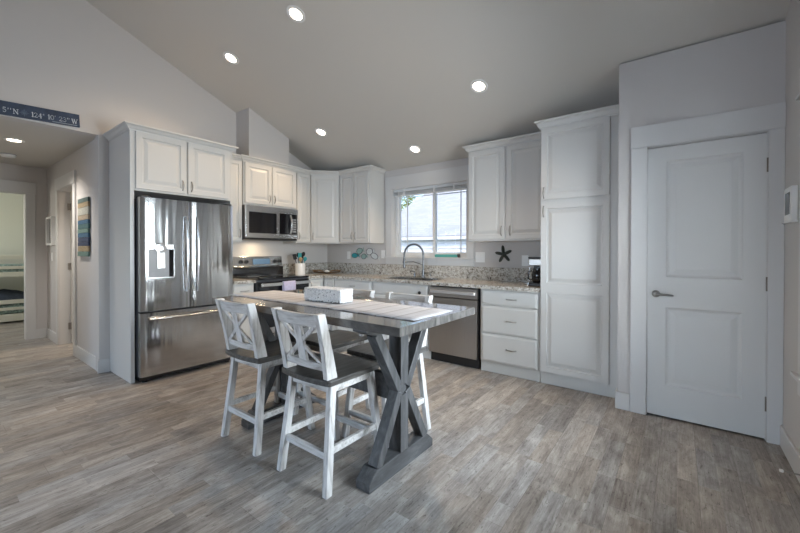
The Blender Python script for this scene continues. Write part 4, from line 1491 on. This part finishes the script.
def recessed(x, y, z, lab, tilt, power=LPOWER, color=(1.0, 0.73, 0.47)):
    t = thing('recessed_light', lab, 'ceiling light', (x, y, z), group='recessed ceiling lights', rot=(tilt, 0, 0))
    obj('trim_ring', MB().lathe([(.056, -.001), (.056, -.006), (.082, -.005), (.084, -.0005)], (0, 0, 0), 32), WHITEP, t, smooth=40)
    obj('lens', MB().lathe([(.057, -.002), (.050, -.004), (.0005, -.005)], (0, 0, 0), 32), LAMP, t)
    d = bpy.data.lights.new('lamp_beam', 'SPOT')
    d.energy = power
    d.color = color
    d.spot_size = math.radians(125)
    d.spot_blend = 0.7
    d.shadow_soft_size = .05
    o = bpy.data.objects.new('lamp_beam', d)
    COL.objects.link(o)
    o.parent = t
    o.location = (0, 0, -.03)
    return t


TILT = -math.atan(SL)
for x, y, lab in ((2.029, -2.169, 'recessed ceiling light highest on the slope, above the dining table'),
                  (.881, -2.141, 'recessed ceiling light above the refrigerator'),
                  (3.192, -.951, 'recessed ceiling light in front of the cabinet beside the pantry'),
                  (.943, -.951, 'recessed ceiling light above the corner cabinet'),
                  (2.014, -.321, 'recessed ceiling light lowest on the slope, just above the window')):
    recessed(x, y, ZC0 - SL * y, lab, TILT)
recessed(-.94, -3.551, 2.43, 'recessed ceiling light inside the hall', 0, 62, (1.0, 0.93, 0.85))

area('bathroom_fill', (-1.2, -1.6, 2.40), (0, 0, -1), .4, .4, 30, (1.0, 0.80, 0.60))  # unseen fill added to brighten the open hall door

# ------------------------------------------------------------------ right wall things
cpn = thing('wall_panel', 'small white framed panel on the right wall near the closet door', 'wall panel', (XR - .0005, -1.050, 1.535), -R90)
obj('frame', MB().box(-.095, .095, -.026, 0, -.100, .100), WHITEP, cpn, bevel=.004)
obj('screen', MB().box(-.058, .058, -.0275, -.022, -.062, .068), GREYSCREEN, cpn)
obj('ledge', MB().box(-.105, .105, -.034, 0, -.112, -.100), WHITEP, cpn, bevel=.002)
dsx = thing('door_stop', 'spring door stop with white tip on the right baseboard', 'door stop', (XR - .016, -1.40, .083), -R90)
obj('spring', MB().tube([(0, 0, 0), (0, -.075, -.002)], .004, 8), NICKEL, dsx)
obj('tip', MB().lathe([(.006, -.074), (.008, -.076), (.008, -.088), (.005, -.090)], (0, 0, -.002), 12, 'y'), WHITEP, dsx, smooth=40)

# ------------------------------------------------------------------ bedroom: bunk bed seen through the far door
bk = thing('bunk_bed', 'cream wooden bunk bed in the bedroom beyond the hall', 'bunk bed', (-4.9, -3.6, 0))
bx0, bx1, by0, by1 = -.45, .42, -1.25, .95
for x in (bx0, bx1):
    for y in (by0, by1):
        obj('post', MB().box(x - .035, x + .035, y - .035, y + .035, .001, 1.22), BUNKW, bk, bevel=.004)
for x in (bx0, bx1):
    for z0_, z1_ in ((.03, .15), (.22, .27), (.33, .40), (.80, .88), (.93, .98), (1.10, 1.17)):
        obj('rail', MB().box(x - .015, x + .015, by0, by1, z0_, z1_), BUNKW, bk, bevel=.003)
for z0_ in (.12, .80):
    obj('slat_deck', MB().box(bx0 + .015, bx1 - .015, by0, by1, z0_, z0_ + .03), BUNKW, bk)
for z0_, lab, mt in ((.152, 'teal patterned mattress on the lower bunk', TEALBED), (.832, 'teal patterned mattress on the upper bunk', TEALBED)):
    m_ = obj('mattress', MB().box(-5.33, -4.51, -4.80, -2.70, z0_, z0_ + .17), mt, None, bevel=.03, seg=3)
    tag(m_, lab, 'mattress', 'bunk bed mattresses')
q = MB()
nx, ny = 12, 24
vs, fs = [], []
for i in range(nx + 1):
    for j in range(ny + 1):
        u, v_ = i / nx, j / ny
        vs.append((-5.32 + .80 * u, -4.7 + 1.95 * v_, .335 + .20 * math.sin(PI * u) ** .5 * (.75 + .25 * math.sin(v_ * 17 + u * 3)) + .02 * math.sin(u * 20) * math.sin(v_ * 31)))
for i in range(nx):
    for j in range(ny):
        a = i * (ny + 1) + j
        fs.append((a, a + 1, a + ny + 2, a + ny + 1))
qo = obj('quilt', q.add(vs, fs), NAVYBED, None, smooth=70)
sl = qo.modifiers.new('thick', 'SOLIDIFY'); sl.thickness = .02; sl.offset = 1
tag(qo, 'rumpled slate blue quilt on the lower bunk', 'quilt')

# ------------------------------------------------------------------ outside the sink window
struct('ground_outside', MB().box(-30, 30, .2, 40, -.62, -.52), GRASSM)
hs_ = thing('neighbour_house', 'pale neighbouring house with light shingle roof outside the window', 'house', (0, 6, -.52))
obj('wall', MB().prism([(.10, 0), (9.90, 0), (9.90, 2.22), (5.0, 4.72), (.10, 2.22)], 'x', -4.45, 9.0), SIDING, hs_)
zE = 2.20
rf = MB()
rf.prism([(0, zE), (5.0, zE + 2.61), (10.0, zE), (10.0, zE + .07), (5.0, zE + 2.68), (0, zE + .07)], 'x', -4.7, 9.3)
ro = obj('roof', rf, SHINGLE, hs_)
obj('gutter', MB().box(-4.7, 9.3, -.07, .0, zE - .07, zE + .035), VINYL, hs_, bevel=.01)
fe = thing('vinyl_fence', 'white vinyl fence below the neighbouring house wall', 'fence', (0, 3.6, -.52))
obj('board', MB().box(-6, 8, -.02, .02, .05, 1.62), VINYL, fe)
obj('rail', MB().box(-6, 8, -.04, .04, 1.62, 1.70), VINYL, fe, bevel=.01)
for k in range(7):
    obj('post', MB().box(-6 + k * 2.3 - .06, -6 + k * 2.3 + .06, -.06, .06, .001, 1.76), VINYL, fe, bevel=.008)
tr = thing('tree', 'yellow green leafy tree beyond the neighbouring roof', 'tree', (-8.0, 12.5, -.52))
obj('trunk', MB().tube([(0, 0, 0), (.05, .05, 1.4), (0, .1, 4.6)], [.14, .11, .06], 10), BARK, tr, smooth=60)
lf = MB()
random.seed(11)
for k in range(1500):
    v_ = Vector((random.gauss(0, 1), random.gauss(0, 1), random.gauss(0, 1))).normalized() * random.uniform(.35, 1) ** .5
    c_ = Vector((v_.x * .95, v_.y * .9, 4.8 + v_.z * .75))
    n_ = Vector((random.gauss(0, 1), random.gauss(0, 1), random.gauss(0, 1))).normalized()
    a_ = n_.orthogonal().normalized() * .06
    b_ = n_.cross(a_).normalized() * .03
    lf.add([c_ - a_, c_ - b_, c_ + a_, c_ + b_], [(0, 1, 2, 3)])
obj('foliage', lf, LEAF, tr)
